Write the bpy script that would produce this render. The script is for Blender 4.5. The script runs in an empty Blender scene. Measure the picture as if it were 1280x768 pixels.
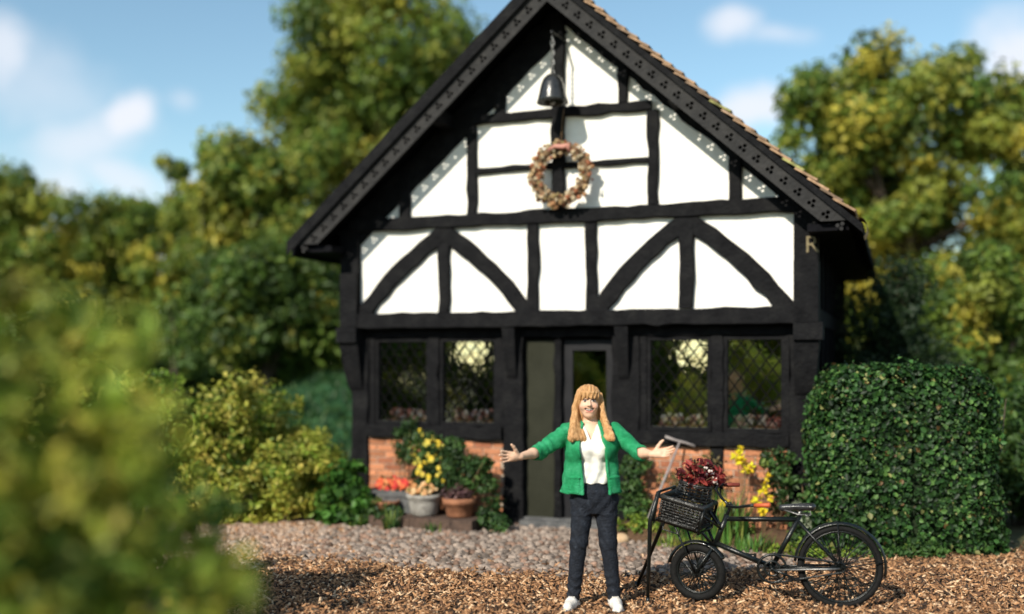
import bpy, bmesh, math, random
import numpy as np
R = math.radians
random.seed(7)
rng = np.random.default_rng(11)
scene = bpy.context.scene
COL = scene.collection

# ------------------------------------------------------------------ camera numbers (used to measure the place)
F, CAMH, HZ = 1300.0, 1.875, 450.0
TH = R(20.5)                                   # the cottage front is turned this far from square-on
OX, OY = 0.58, 11.6
UD = (math.cos(TH), -math.sin(TH)); ND = (-math.sin(TH), -math.cos(TH))
def hw(u, w, z=0.0):                           # cottage coordinates -> world
    return (OX+u*UD[0]+w*ND[0], OY+u*UD[1]+w*ND[1], z)
def px(x, y, d):                               # a point seen at x, y at distance d -> world
    return ((x-640)/F*d, d, CAMH-(y-HZ)/F*d)

# ------------------------------------------------------------------ materials
def mat(name):
    m = bpy.data.materials.new(name); m.use_nodes = True
    nt = m.node_tree; b = nt.nodes['Principled BSDF']
    return m, nt, b
def N(nt, t, **kw):
    n = nt.nodes.new(t)
    for k, v in kw.items():
        if k in n.inputs: n.inputs[k].default_value = v
        else: setattr(n, k, v)
    return n
def ramp(nt, stops, fac):
    r = nt.nodes.new('ShaderNodeValToRGB')
    el = r.color_ramp.elements
    while len(el) < len(stops): el.new(0.5)
    for e, (p, c) in zip(el, stops): e.position = p; e.color = (*c, 1)
    nt.links.new(fac, r.inputs[0]); return r
def surf(name, stops, scale=8, rough=.8, bump=.0, bscale=40, detail=6, stretch=(1, 1, 1), spec=.3, metal=0, coat=0):
    m, nt, b = mat(name); L = nt.links
    tc = N(nt, 'ShaderNodeTexCoord'); mp = N(nt, 'ShaderNodeMapping'); mp.inputs['Scale'].default_value = stretch
    L.new(tc.outputs['Object'], mp.inputs['Vector'])
    n = N(nt, 'ShaderNodeTexNoise', Scale=scale, Detail=detail, Roughness=.65); L.new(mp.outputs[0], n.inputs['Vector'])
    r = ramp(nt, stops, n.outputs['Fac']); L.new(r.outputs[0], b.inputs['Base Color'])
    b.inputs['Roughness'].default_value = rough; b.inputs['Specular IOR Level'].default_value = spec
    b.inputs['Metallic'].default_value = metal; b.inputs['Coat Weight'].default_value = coat
    if bump:
        n2 = N(nt, 'ShaderNodeTexNoise', Scale=bscale, Detail=5); L.new(mp.outputs[0], n2.inputs['Vector'])
        bp = N(nt, 'ShaderNodeBump', Strength=bump, Distance=.02); L.new(n2.outputs['Fac'], bp.inputs['Height'])
        L.new(bp.outputs[0], b.inputs['Normal'])
    return m
def attr_mat(name, rough=.7, transl=0.0, spec=.25, nscale=30, namt=.35, bump=0.0):
    """colour kept per vertex (each leaf, brick, chip its own), broken up by noise"""
    m, nt, b = mat(name); L = nt.links
    a = N(nt, 'ShaderNodeAttribute', attribute_name='col')
    tc = N(nt, 'ShaderNodeTexCoord'); n = N(nt, 'ShaderNodeTexNoise', Scale=nscale, Detail=4); L.new(tc.outputs['Object'], n.inputs['Vector'])
    mr = N(nt, 'ShaderNodeMapRange'); mr.inputs['From Min'].default_value = .3; mr.inputs['From Max'].default_value = .7
    mr.inputs['To Min'].default_value = 1-namt; mr.inputs['To Max'].default_value = 1+namt
    L.new(n.outputs['Fac'], mr.inputs['Value'])
    mul = N(nt, 'ShaderNodeVectorMath', operation='SCALE'); L.new(a.outputs['Color'], mul.inputs[0]); L.new(mr.outputs[0], mul.inputs['Scale'])
    L.new(mul.outputs[0], b.inputs['Base Color'])
    b.inputs['Roughness'].default_value = rough; b.inputs['Specular IOR Level'].default_value = spec
    if bump:
        bp = N(nt, 'ShaderNodeBump', Strength=bump, Distance=.01); L.new(n.outputs['Fac'], bp.inputs['Height']); L.new(bp.outputs[0], b.inputs['Normal'])
    if transl:
        t = N(nt, 'ShaderNodeBsdfTranslucent'); L.new(mul.outputs[0], t.inputs['Color'])
        mx = N(nt, 'ShaderNodeMixShader'); mx.inputs[0].default_value = transl
        L.new(b.outputs[0], mx.inputs[1]); L.new(t.outputs[0], mx.inputs[2])
        L.new(mx.outputs[0], nt.nodes['Material Output'].inputs['Surface'])
    return m

M = {}
M['timber'] = surf('black_timber', [(.25, (.003, .003, .0038)), (.5, (.0075, .0075, .0085)), (.72, (.014, .0138, .014)), (.9, (.04, .038, .036))], 6, .75, .7, 26, spec=.09)
M['barge'] = surf('grey_black_boards', [(.25, (.014, .014, .015)), (.55, (.026, .025, .025)), (.8, (.04, .038, .037))], 6, .7, .5, 26, spec=.15)
M['plaster'] = surf('white_plaster', [(.3, (.78, .75, .68)), (.5, (.84, .815, .755)), (.7, (.86, .84, .79))], 2.2, .9, .5, 14)
M['tarred'] = surf('tarred_boards', [(.3, (.003, .003, .004)), (.7, (.007, .007, .009))], 5, .8, .4, 30, spec=.06)
M['door'] = surf('black_door_paint', [(.3, (.010, .010, .012)), (.7, (.02, .02, .022))], 4, .5, spec=.15)
M['olive'] = surf('olive_paint', [(.3, (.020, .021, .014)), (.7, (.030, .031, .021))], 3, .75, .2, 20, spec=.1)
M['mortar'] = surf('mortar', [(.3, (.38, .30, .23)), (.7, (.5, .42, .34))], 20, .9, .4, 60)
M['brick'] = attr_mat('brick', .85, 0, .2, 45, .3, .5)
M['tile'] = attr_mat('clay_tile', .8, 0, .25, 20, .4, .4)
M['lead'] = surf('lead_came', [(.3, (.004, .004, .004)), (.7, (.008, .008, .008))], 30, .8, spec=.04)
M['leaf'] = attr_mat('leaf', .5, .40, .35, 3.0, .25)
M['petal'] = attr_mat('petal', .6, .25, .2, 20, .15)
M['bark'] = surf('bark', [(.3, (.035, .025, .018)), (.7, (.09, .07, .052))], 12, .9, .8, 30, stretch=(1, 1, .25))
M['chips'] = attr_mat('bark_chip', .75, 0, .25, 60, .35)
M['soil'] = surf('mulch_floor', [(.3, (.045, .026, .015)), (.7, (.15, .085, .045))], 30, .95, .8, 60)
M['cobble'] = attr_mat('cobble', .8, 0, .25, 45, .35, .6)
M['ground'] = surf('ground_earth', [(.3, (.05, .055, .02)), (.55, (.10, .09, .045)), (.75, (.16, .12, .08))], 1.5, .95, .5, 30)
M['gravel'] = surf('gravel', [(.3, (.20, .14, .10)), (.5, (.33, .24, .18)), (.72, (.46, .36, .29))], 26, .95, .9, 90)
M['lawn'] = surf('lawn', [(.3, (.012, .05, .022)), (.5, (.025, .085, .03)), (.7, (.05, .12, .04))], 2.2, .9, .8, 60)
M['stone'] = surf('grey_stone', [(.3, (.16, .15, .135)), (.5, (.30, .285, .26)), (.75, (.42, .40, .36))], 14, .9, .6, 50)
M['darkstone'] = surf('dark_stone', [(.3, (.05, .052, .055)), (.7, (.15, .15, .15))], 12, .9, .6, 40)
M['terracotta'] = surf('terracotta', [(.3, (.20, .085, .045)), (.7, (.38, .17, .09))], 10, .85, .4, 40)
M['ledge'] = surf('damp_brick_ledge', [(.3, (.05, .035, .028)), (.7, (.12, .075, .055))], 9, .9, .6, 40)
M['black'] = surf('black_enamel', [(.3, (.003, .004, .004)), (.6, (.006, .008, .0078)), (.85, (.022, .028, .027))], 14, .33, .15, 60, spec=.4, coat=.08)
M['rubber'] = surf('tyre_rubber', [(.3, (.005, .005, .005)), (.7, (.012, .012, .012))], 20, .75, .3, 70, spec=.15)
M['steel'] = surf('worn_steel', [(.3, (.12, .12, .12)), (.7, (.35, .35, .34))], 20, .4, .1, 60, metal=.8)
M['wicker'] = surf('black_wicker', [(.3, (.008, .008, .008)), (.6, (.025, .024, .022)), (.85, (.08, .075, .07))], 40, .35, .4, 90, spec=.6)
M['grip'] = surf('orange_grip', [(.3, (.35, .06, .02)), (.7, (.55, .12, .04))], 30, .5)
M['darkgrip'] = surf('dark_red_grip', [(.3, (.12, .02, .015)), (.7, (.22, .05, .03))], 30, .5)
M['leather'] = surf('black_leather', [(.3, (.012, .012, .013)), (.7, (.035, .036, .04))], 16, .28, .2, 50, spec=.6)
M['gloss'] = surf('glossy_iron', [(.3, (.012, .012, .012)), (.7, (.03, .03, .03))], 12, .22, .1, 40, spec=.6)
M['brass'] = surf('weathered_gilding', [(.3, (.10, .08, .04)), (.7, (.24, .19, .10))], 25, .55)
M['twig'] = surf('twigs', [(.3, (.09, .055, .03)), (.7, (.22, .14, .075))], 30, .85, .5, 60)
M['oldwood'] = surf('weathered_wood', [(.3, (.17, .15, .145)), (.7, (.33, .29, .28))], 18, .8, .3, 40)
M['skin'] = attr_mat('skin', .5, 0, .35, 12, .06)
M['hair'] = surf('hair', [(.25, (.25, .115, .042)), (.5, (.50, .265, .105)), (.75, (.70, .44, .21))], 22, .45, .6, 60, stretch=(3, 3, .5), spec=.4)
M['cardigan'] = surf('green_knit', [(.25, (.008, .15, .055)), (.5, (.018, .27, .105)), (.68, (.05, .36, .17)), (.85, (.16, .50, .30))], 11, .8, .8, 130, spec=.2)
M['blouse'] = surf('cream_cotton', [(.3, (.70, .68, .60)), (.7, (.84, .82, .76))], 7, .8, .35, 24)
M['denim'] = surf('dark_denim', [(.3, (.005, .007, .012)), (.6, (.011, .015, .024)), (.8, (.06, .075, .10))], 26, .8, .5, 60, detail=8)
M['shoe'] = surf('white_canvas', [(.3, (.62, .56, .50)), (.7, (.8, .77, .72))], 16, .75, .4, 40)

def glass_mat(refl, name):
    m, nt, b = mat(name); L = nt.links
    nt.nodes.remove(b)
    g = N(nt, 'ShaderNodeBsdfGlossy', Roughness=.03); g.inputs['Color'].default_value = (.8, .85, .8, 1)
    t = N(nt, 'ShaderNodeBsdfTransparent'); t.inputs['Color'].default_value = (.92, .94, .9, 1)
    mx = N(nt, 'ShaderNodeMixShader'); mx.inputs[0].default_value = refl
    tc = N(nt, 'ShaderNodeTexCoord'); n = N(nt, 'ShaderNodeTexNoise', Scale=9); L.new(tc.outputs['Object'], n.inputs['Vector'])
    bp = N(nt, 'ShaderNodeBump', Strength=.12, Distance=.01); L.new(n.outputs['Fac'], bp.inputs['Height']); L.new(bp.outputs[0], g.inputs['Normal'])
    L.new(t.outputs[0], mx.inputs[1]); L.new(g.outputs[0], mx.inputs[2])
    L.new(mx.outputs[0], nt.nodes['Material Output'].inputs['Surface'])
    return m
M['glass'] = glass_mat(.62, 'old_glass'); M['dim_glass'] = glass_mat(.14, 'dim_glass')

# ------------------------------------------------------------------ mesh helpers
class MB:
    def __init__(s): s.v = []; s.f = []; s.c = []
    def add(s, vs, fs, col=None):
        o = len(s.v); s.v.extend(tuple(map(float, p)) for p in vs); s.f.extend(tuple(i+o for i in f) for f in fs)
        s.c.extend([col or (.5, .5, .5)]*len(vs))
    def box(s, x0, x1, y0, y1, z0, z1, col=None):
        vs = [(x, y, z) for z in (z0, z1) for y in (y0, y1) for x in (x0, x1)]
        s.add(vs, [(0, 2, 3, 1), (4, 5, 7, 6), (0, 1, 5, 4), (2, 6, 7, 3), (0, 4, 6, 2), (1, 3, 7, 5)], col)
    def tube(s, pts, r, n=8, col=None, closed=False):
        pts = [np.array(p, float) for p in pts]; k = len(pts)
        rs = r if isinstance(r, (list, tuple)) else [r]*k
        vs = []; prev = None
        for i, p in enumerate(pts):
            if closed: t = pts[(i+1) % k]-pts[i-1]
            else: t = pts[min(i+1, k-1)]-pts[max(i-1, 0)]
            t = t/(np.linalg.norm(t)+1e-9)
            if prev is None:
                a = np.array((0, 0, 1.)) if abs(t[2]) < .9 else np.array((1., 0, 0))
                prev = np.cross(t, a)
            prev = prev-t*np.dot(prev, t); prev /= np.linalg.norm(prev)+1e-9
            b = np.cross(t, prev)
            for j in range(n):
                a = 2*math.pi*j/n
                vs.append(p+rs[i]*(prev*math.cos(a)+b*math.sin(a)))
        fs = []
        for i in range(k if closed else k-1):
            for j in range(n):
                i2 = (i+1) % k
                fs.append((i*n+j, i*n+(j+1) % n, i2*n+(j+1) % n, i2*n+j))
        if not closed:
            fs.append(tuple(range(n))[::-1]); fs.append(tuple((k-1)*n+j for j in range(n)))
        s.add(vs, fs, col)
    def lathe(s, prof, n=24, c=(0, 0, 0), col=None, wob=0):
        vs = []; k = len(prof)
        for i, (r, z) in enumerate(prof):
            for j in range(n):
                a = 2*math.pi*j/n; rr = r*(1+wob*math.sin(3*a+i))
                vs.append((c[0]+rr*math.cos(a), c[1]+rr*math.sin(a), c[2]+z))
        fs = [(i*n+j, i*n+(j+1) % n, (i+1)*n+(j+1) % n, (i+1)*n+j) for i in range(k-1) for j in range(n)]
        fs.append(tuple(range(n))[::-1]); fs.append(tuple((k-1)*n+j for j in range(n)))
        s.add(vs, fs, col)
    def blob(s, c, r, col=None, n=6, jit=.15):
        vs = []; rr = (r, r, r) if not isinstance(r, (tuple, list)) else r
        m = n//2+1
        for i in range(1, m):
            ph = math.pi*i/m
            for j in range(n):
                a = 2*math.pi*j/n; k = 1+random.uniform(-jit, jit)
                vs.append((c[0]+rr[0]*k*math.sin(ph)*math.cos(a), c[1]+rr[1]*k*math.sin(ph)*math.sin(a), c[2]+rr[2]*k*math.cos(ph)))
        top = len(vs); vs.append((c[0], c[1], c[2]+rr[2])); vs.append((c[0], c[1], c[2]-rr[2]))
        fs = [(i*n+j, (i+1)*n+j, (i+1)*n+(j+1) % n, i*n+(j+1) % n) for i in range(m-2) for j in range(n)]
        fs += [(top, j, (j+1) % n) for j in range(n)] + [(top+1, (m-2)*n+(j+1) % n, (m-2)*n+j) for j in range(n)]
        s.add(vs, fs, col)
    def build(s, name, m, parent=None, smooth=False, recalc=True, loc=None):
        me = bpy.data.meshes.new(name); me.from_pydata(s.v, [], s.f); me.update()
        ca = me.attributes.new('col', 'FLOAT_COLOR', 'POINT')
        ca.data.foreach_set('color', np.c_[np.array(s.c, np.float32), np.ones(len(s.c), np.float32)].ravel())
        if recalc:
            bm = bmesh.new(); bm.from_mesh(me); bmesh.ops.recalc_face_normals(bm, faces=bm.faces); bm.to_mesh(me); bm.free()
        if smooth: me.polygons.foreach_set('use_smooth', [True]*len(me.polygons))
        me.materials.append(m)
        return link(name, me, parent, loc)
def link(name, me, parent=None, loc=None):
    o = bpy.data.objects.new(name, me); COL.objects.link(o)
    if parent: o.parent = parent
    if loc: o.location = loc
    return o
def np_mesh(name, V, Fq, m, colors=None, parent=None, smooth=False, loc=None):
    me = bpy.data.meshes.new(name); V = np.asarray(V, np.float32); Fq = np.asarray(Fq, np.int32)
    k = Fq.shape[1]
    me.vertices.add(len(V)); me.vertices.foreach_set('co', V.ravel())
    me.loops.add(Fq.size); me.loops.foreach_set('vertex_index', Fq.ravel())
    me.polygons.add(len(Fq)); me.polygons.foreach_set('loop_start', np.arange(0, Fq.size, k, dtype=np.int32))
    me.polygons.foreach_set('loop_total', np.full(len(Fq), k, np.int32))
    if smooth: me.polygons.foreach_set('use_smooth', np.ones(len(Fq), bool))
    me.update(calc_edges=True); me.validate()
    if colors is not None:
        ca = me.attributes.new('col', 'FLOAT_COLOR', 'POINT')
        ca.data.foreach_set('color', np.c_[np.asarray(colors, np.float32), np.ones(len(V), np.float32)].ravel())
    me.materials.append(m)
    return link(name, me, parent, loc)
def tag(o, label=None, cat=None, group=None, kind=None):
    if label: o['label'] = label
    if cat: o['category'] = cat
    if group: o['group'] = group
    if kind: o['kind'] = kind
    return o
def thing(name, label, cat, loc=(0, 0, 0), rz=0, group=None):
    o = bpy.data.objects.new(name, None); COL.objects.link(o); o.location = loc; o.rotation_euler = (0, 0, rz)
    return tag(o, label, cat, group)

# ------------------------------------------------------------------ foliage
def leaves(P, size, cols, up=0.3, out=None, aspect=.55, size_var=.5, fold=.25, g=rng):
    """one folded leaf of six vertices at every point of P"""
    n = len(P)
    d = g.normal(size=(n, 3)); d /= np.linalg.norm(d, axis=1)[:, None]
    nr = g.normal(size=(n, 3))*.7+np.array((0, 0, up))
    if out is not None: nr = nr+out*1.2
    nr /= np.linalg.norm(nr, axis=1)[:, None]
    d -= nr*np.sum(d*nr, 1)[:, None]; d /= np.linalg.norm(d, axis=1)[:, None]+1e-9
    s = np.cross(d, nr)
    L = (size*(1+size_var*(g.random(n)*2-1)))[:, None]; W = L*aspect*.5; lift = nr*L*fold*.5
    V = np.stack([P-d*L*.5, P-d*L*.08+s*W+lift, P+d*L*.28+s*W*.75+lift, P+d*L*.55, P+d*L*.28-s*W*.75+lift, P-d*L*.08-s*W+lift], 1).reshape(-1, 3)
    b = np.arange(n)[:, None]*6
    Fq = np.concatenate([b+np.array([[0, 1, 2, 3]]), b+np.array([[0, 3, 4, 5]])], 0)
    return V, Fq, np.repeat(cols, 6, 0)
def palette(n, pal, w, g=rng, var=.22):
    pal = np.array(pal); i = g.choice(len(pal), n, p=np.array(w)/sum(w))
    return pal[i]*(1+var*(g.random((n, 1))*2-1))
GREEN = [(.045, .10, .02), (.075, .14, .025), (.12, .17, .03), (.03, .065, .018), (.26, .25, .05)]
def clump_points(blobs, n, nclump, crad, g=rng, shell=.55):
    """points gathered in clumps that lie mostly in the outer shell of ellipsoids (c, r)"""
    vol = np.array([r[0]*r[1]*r[2] for c, r in blobs])**.67
    bi = g.choice(len(blobs), nclump, p=vol/vol.sum())
    C = np.array([b[0] for b in blobs])[bi]; Rr = np.array([b[1] for b in blobs])[bi]
    d = g.normal(size=(nclump, 3)); d /= np.linalg.norm(d, axis=1)[:, None]
    rad = shell+(1.08-shell)*g.random(nclump)**.8
    CC = C+d*Rr*rad[:, None]
    ci = g.integers(0, nclump, n)
    cr = crad*(.6+.8*g.random(nclump))
    off = g.normal(size=(n, 3))*np.array((1, 1, .7)); off /= np.linalg.norm(off, axis=1)[:, None]
    P = CC[ci]+off*(cr[ci]*g.random(n)**.45)[:, None]
    return P, ci, off, CC
def foliage(name, blobs, n, nclump, crad, size, parent, pal, w, loc=(0, 0, 0), seed=1, m='leaf', shell=.55, cvar=.33, zmin=None, aspect=.55):
    g = np.random.default_rng(seed)
    P, ci, off, CC = clump_points(blobs, n, nclump, crad, g, shell)
    if zmin is not None:
        k = P[:, 2] > zmin; P, ci, off = P[k], ci[k], off[k]; n = len(P)
    base = palette(nclump, pal, w, g)[ci]
    cols = base*(1-cvar)+palette(n, pal, w, g)*cvar
    V, Fq, C = leaves(P, size, cols, .35, off, g=g, aspect=aspect)
    return np_mesh(name, V, Fq, M[m], C, parent), CC
def tree(name, label, base, blobs, n, nclump, crad, size, pal, w, trunk_r, seed, group='trees round the cottage', shell=.5):
    """blobs relative to base; trunk with limbs that run to the crown's clumps"""
    root = thing(name, label, 'tree', base, 0, group)
    o, CC = foliage('crown', blobs, n, nclump, crad, size, root, pal, w, seed=seed, shell=shell)
    g = random.Random(seed); mb = MB()
    top = max(c[2] for c, r in blobs); cx = np.mean([c[0] for c, r in blobs]); cy = np.mean([c[1] for c, r in blobs])
    k = 7; path = []
    for i in range(k):
        t = i/(k-1); path.append((cx*t*t+g.uniform(-.1, .1)*t, cy*t*t+g.uniform(-.1, .1)*t, top*t-.1*(i == 0)))
    mb.tube(path, [trunk_r*(1.25 if i == 0 else 1-.82*i/(k-1)) for i in range(k)], 9)
    idx = list(range(len(CC))); g.shuffle(idx)
    for i in idx[:14]:
        t = g.uniform(.35, .85); a = np.array((cx*t*t, cy*t*t, top*t)); b = CC[i]
        m1 = (a+b)/2+np.array((0, 0, .15*np.linalg.norm(b-a)))
        mb.tube([a, m1, b], [trunk_r*.4, trunk_r*.25, trunk_r*.08], 5)
    mb.build('trunk', M['bark'], root, True)
    return root

# ================================================================== WORLD, SUN, CAMERA
SUN_AZ, SUN_EL = R(34.5), R(33.5)       # measured from the shadow the bargeboards throw on the plaster
sdir = (-math.sin(SUN_AZ)*math.cos(SUN_EL), -math.cos(SUN_AZ)*math.cos(SUN_EL), math.sin(SUN_EL))
w = bpy.data.worlds.new('World'); scene.world = w; w.use_nodes = True
nt = w.node_tree; L = nt.links; bg = nt.nodes['Background']
sky = N(nt, 'ShaderNodeTexSky', sky_type='NISHITA', sun_disc=False, sun_elevation=SUN_EL)
sky.sun_rotation = math.atan2(sdir[0], sdir[1])
sky.air_density = 1.0; sky.dust_density = .25; sky.ozone_density = .7; sky.altitude = 0
tc = N(nt, 'ShaderNodeTexCoord'); sp = N(nt, 'ShaderNodeSeparateXYZ'); L.new(tc.outputs['Generated'], sp.inputs[0])
def math_(op, a, b=None, c=None):
    n = N(nt, 'ShaderNodeMath', operation=op)
    for i, x in enumerate((a, b, c)):
        if x is None: continue
        if isinstance(x, (int, float)): n.inputs[i].default_value = x
        else: L.new(x, n.inputs[i])
    return n.outputs[0]
nz = N(nt, 'ShaderNodeTexNoise', Scale=8.0, Detail=9, Roughness=.66); L.new(tc.outputs['Generated'], nz.inputs['Vector'])
wob = math_('MULTIPLY', math_('SUBTRACT', nz.outputs['Fac'], .5), 2.9)
def cloud(cx, cy, rx, ry, rot=0, soft=.8, amt=1.0):
    """a cloud round one direction of the sky: distance on the unit sphere in two tangent axes"""
    d = np.array(((cx-640)/F, 1, (HZ-cy)/F)); d /= np.linalg.norm(d)
    e1 = np.cross(d, (0, 0, 1)); e1 /= np.linalg.norm(e1); e2 = np.cross(e1, d)
    ca, sa = math.cos(rot), math.sin(rot); f1 = (e1*ca+e2*sa)/(rx/F); f2 = (e2*ca-e1*sa)/(ry/F)
    outs = []
    for v in (f1, f2):
        n = N(nt, 'ShaderNodeVectorMath', operation='DOT_PRODUCT'); n.inputs[1].default_value = tuple(v); L.new(tc.outputs['Generated'], n.inputs[0])
        outs.append(n.outputs['Value'])
    q = math_('SQRT', math_('ADD', math_('MULTIPLY', outs[0], outs[0]), math_('MULTIPLY', outs[1], outs[1])))
    mr = N(nt, 'ShaderNodeMapRange', interpolation_type='SMOOTHSTEP'); mr.inputs['From Min'].default_value = 1+soft*.5; mr.inputs['From Max'].default_value = 1-soft
    mr.inputs['To Max'].default_value = amt
    L.new(math_('ADD', q, wob), mr.inputs['Value'])
    dn = N(nt, 'ShaderNodeVectorMath', operation='DOT_PRODUCT'); dn.inputs[1].default_value = tuple(d); L.new(tc.outputs['Generated'], dn.inputs[0])
    return math_('MULTIPLY', mr.outputs[0], math_('GREATER_THAN', dn.outputs['Value'], 0.0))
cl = None
for a in [(160, 145, 42, 26, R(35), .6, .95), (100, 178, 80, 36, R(25), .9, .7), (55, 110, 110, 60, R(-30), 1.0, .4), (2, 55, 34, 48, 0, .8, .75), (75, 235, 55, 45, R(30), .9, .7),
          (150, 225, 70, 26, R(-25), .8, .7), (230, 125, 22, 14, 0, .9, .4), (915, 26, 34, 22, 0, .7, .8), (975, 42, 42, 11, R(-10), .9, .5), (940, 135, 55, 26, R(10), .7, .9),
          (1285, 80, 60, 60, 0, .7, .9), (205, 290, 90, 55, 0, .9, .8)]:
    c = cloud(*a); cl = c if cl is None else math_('MAXIMUM', cl, c)
# broken fair-weather cloud over the rest of the sky, behind the camera
nb = N(nt, 'ShaderNodeTexNoise', Scale=2.6, Detail=8, Roughness=.6); L.new(tc.outputs['Generated'], nb.inputs['Vector'])
mb_ = N(nt, 'ShaderNodeMapRange', interpolation_type='SMOOTHSTEP'); mb_.inputs['From Min'].default_value = .50; mb_.inputs['From Max'].default_value = .64; L.new(nb.outputs['Fac'], mb_.inputs['Value'])
back = math_('MULTIPLY', mb_.outputs[0], math_('LESS_THAN', sp.outputs['Y'], -.1))
cl = math_('MAXIMUM', cl, back)
mix = N(nt, 'ShaderNodeMix', data_type='RGBA'); L.new(cl, mix.inputs[0]); tn = N(nt, 'ShaderNodeMix', data_type='RGBA', blend_type='MULTIPLY'); tn.inputs[0].default_value = 1; tn.inputs[7].default_value = (.93, 1.05, .98, 1); L.new(sky.outputs[0], tn.inputs[6]); L.new(tn.outputs[2], mix.inputs[6])
SKY = .115
mix.inputs[7].default_value = (5.6, 5.8, 6.3, 1)
L.new(mix.outputs[2], bg.inputs['Color']); bg.inputs['Strength'].default_value = SKY

sun = bpy.data.objects.new('sun_lamp', bpy.data.lights.new('sun_lamp', 'SUN')); COL.objects.link(sun)
sun.data.energy = 4.4; sun.data.angle = R(.5); sun.data.color = (1, .93, .80)
import mathutils
sun.rotation_euler = mathutils.Vector(sdir).to_track_quat('Z', 'Y').to_euler()
cam = bpy.data.objects.new('camera', bpy.data.cameras.new('camera')); COL.objects.link(cam); scene.camera = cam
cam.location = (0, 0, CAMH); cam.rotation_euler = (R(90), 0, 0)
cam.data.sensor_width = 36; cam.data.lens = 36*F/1280; cam.data.shift_y = (HZ-384)/1280
cam.data.clip_end = 1000; cam.data.clip_start = .05
cam.data.dof.use_dof = True; cam.data.dof.focus_distance = 8.45; cam.data.dof.aperture_fstop = (36*F/1280)/110.0
scene.view_settings.view_transform = 'Standard'; scene.view_settings.look = 'None'
scene.view_settings.exposure = 0.5; scene.view_settings.gamma = 1
scene.cycles.use_denoising = True
scene.cycles.max_bounces = 6; scene.cycles.transparent_max_bounces = 12
scene.cycles.sample_clamp_indirect = 4

# ================================================================== GROUND
def sheet(name, poly, z, m, kind='structure'):
    mb = MB(); mb.add([(x, y, z) for x, y in poly], [tuple(range(len(poly)))]); o = mb.build(name, m, recalc=False); return tag(o, kind=kind)
sheet('ground', [(-150, -60), (150, -60), (150, 220), (-150, 220)], -.012, M['ground'])
# bark mulch edge against the cobbles, left to right
EDGE = [(-3.4, 9.8), (-2.3, 9.85), (-1.6, 9.7), (-.8, 9.35), (.0, 9.12), (.8, 8.98), (1.6, 9.1), (2.3, 9.3), (2.9, 9.6), (3.6, 9.95), (6.5, 10.3)]
sheet('mulch_bed', [(-3.4, 5.5), (7.5, 5.5)]+[(7.5, 10.3)]+EDGE[::-1], -.002, M['soil'])
ex, ey = np.array(EDGE).T
def edge_y(x): return np.interp(x, ex, ey)
g = np.random.default_rng(5)
n = 70000
X = g.uniform(-3.2, 6.0, n); Y = g.uniform(6.6, 10.9, n)
keep = Y < edge_y(X)+np.where(g.random(n) < .06, g.exponential(.5, n), g.normal(0, .09, n))-.02
left_edge = -2.35+.12*np.sin(Y*5)+(Y-7.4)*.05+g.normal(0, .15, n); keep &= X > left_edge
X, Y = X[keep], Y[keep]; n = len(X)
Lc = g.uniform(.010, .037, n); Wc = g.uniform(.004, .0115, n); Tc = g.uniform(.0025, .006, n)
yaw = g.uniform(0, 6.283, n); pit = g.normal(0, .38, n); rol = g.normal(0, .35, n)
Zc = np.abs(g.normal(0, .008, n))+.002+Lc*np.abs(np.sin(pit))*.55+.006*np.sin(X*3.1)*np.sin(Y*4.3)+.006
for fx, fy, fr_ in ((.46, 7.76, .13), (.78, 7.75, .13)): Zc = np.where((X-fx)**2+(Y-fy)**2 < fr_**2, Zc*.35, Zc)
ax = np.stack([np.cos(yaw)*np.cos(pit), np.sin(yaw)*np.cos(pit), np.sin(pit)], 1)
bx = np.stack([-np.sin(yaw), np.cos(yaw), np.zeros(n)], 1); cxv = np.cross(ax, bx)
bx, cxv = bx*np.cos(rol)[:, None]+cxv*np.sin(rol)[:, None], cxv*np.cos(rol)[:, None]-bx*np.sin(rol)[:, None]
P = np.stack([X, Y, Zc], 1); vs = []
for sx, sy, sz in [(-1, -1, -1), (1, -.7, -1), (1, .8, -1), (-1, 1, -1), (-.9, -.8, 1), (.9, -.9, 1), (1, .7, 1), (-.8, .9, 1)]:
    vs.append(P+ax*(Lc*sx)[:, None]+bx*(Wc*sy)[:, None]+cxv*(Tc*sz)[:, None])
V = np.stack(vs, 1).reshape(-1, 3); b = np.arange(n)[:, None]*8
Fq = np.concatenate([b+np.array([q]) for q in ([4, 5, 6, 7], [0, 1, 5, 4], [1, 2, 6, 5], [2, 3, 7, 6], [3, 0, 4, 7])], 0)
cols = palette(n, [(.38, .205, .10), (.24, .12, .056), (.11, .056, .03), (.58, .39, .235), (.035, .022, .015)], [5, 4.8, 3.4, 2.2, 3], g)
o = np_mesh('bark_chips', V, Fq, M['chips'], np.repeat(cols, 8, 0)); tag(o, 'loose brown bark chips covering the foreground', 'bark chips', kind='stuff')
# gravel path curling away to the left
sheet('gravel_path', [(-3.6, 9.3), (-1.5, 9.3), (.2, 10.0), (-.6, 11.4), (-1.9, 11.2), (-2.4, 12.0), (-3.0, 13.4), (-4.4, 14.6), (-6.8, 15.2), (-7.0, 13.8), (-5.2, 13.0), (-4.4, 11.8), (-4.2, 10.4)], .003, M['gravel'])
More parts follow.
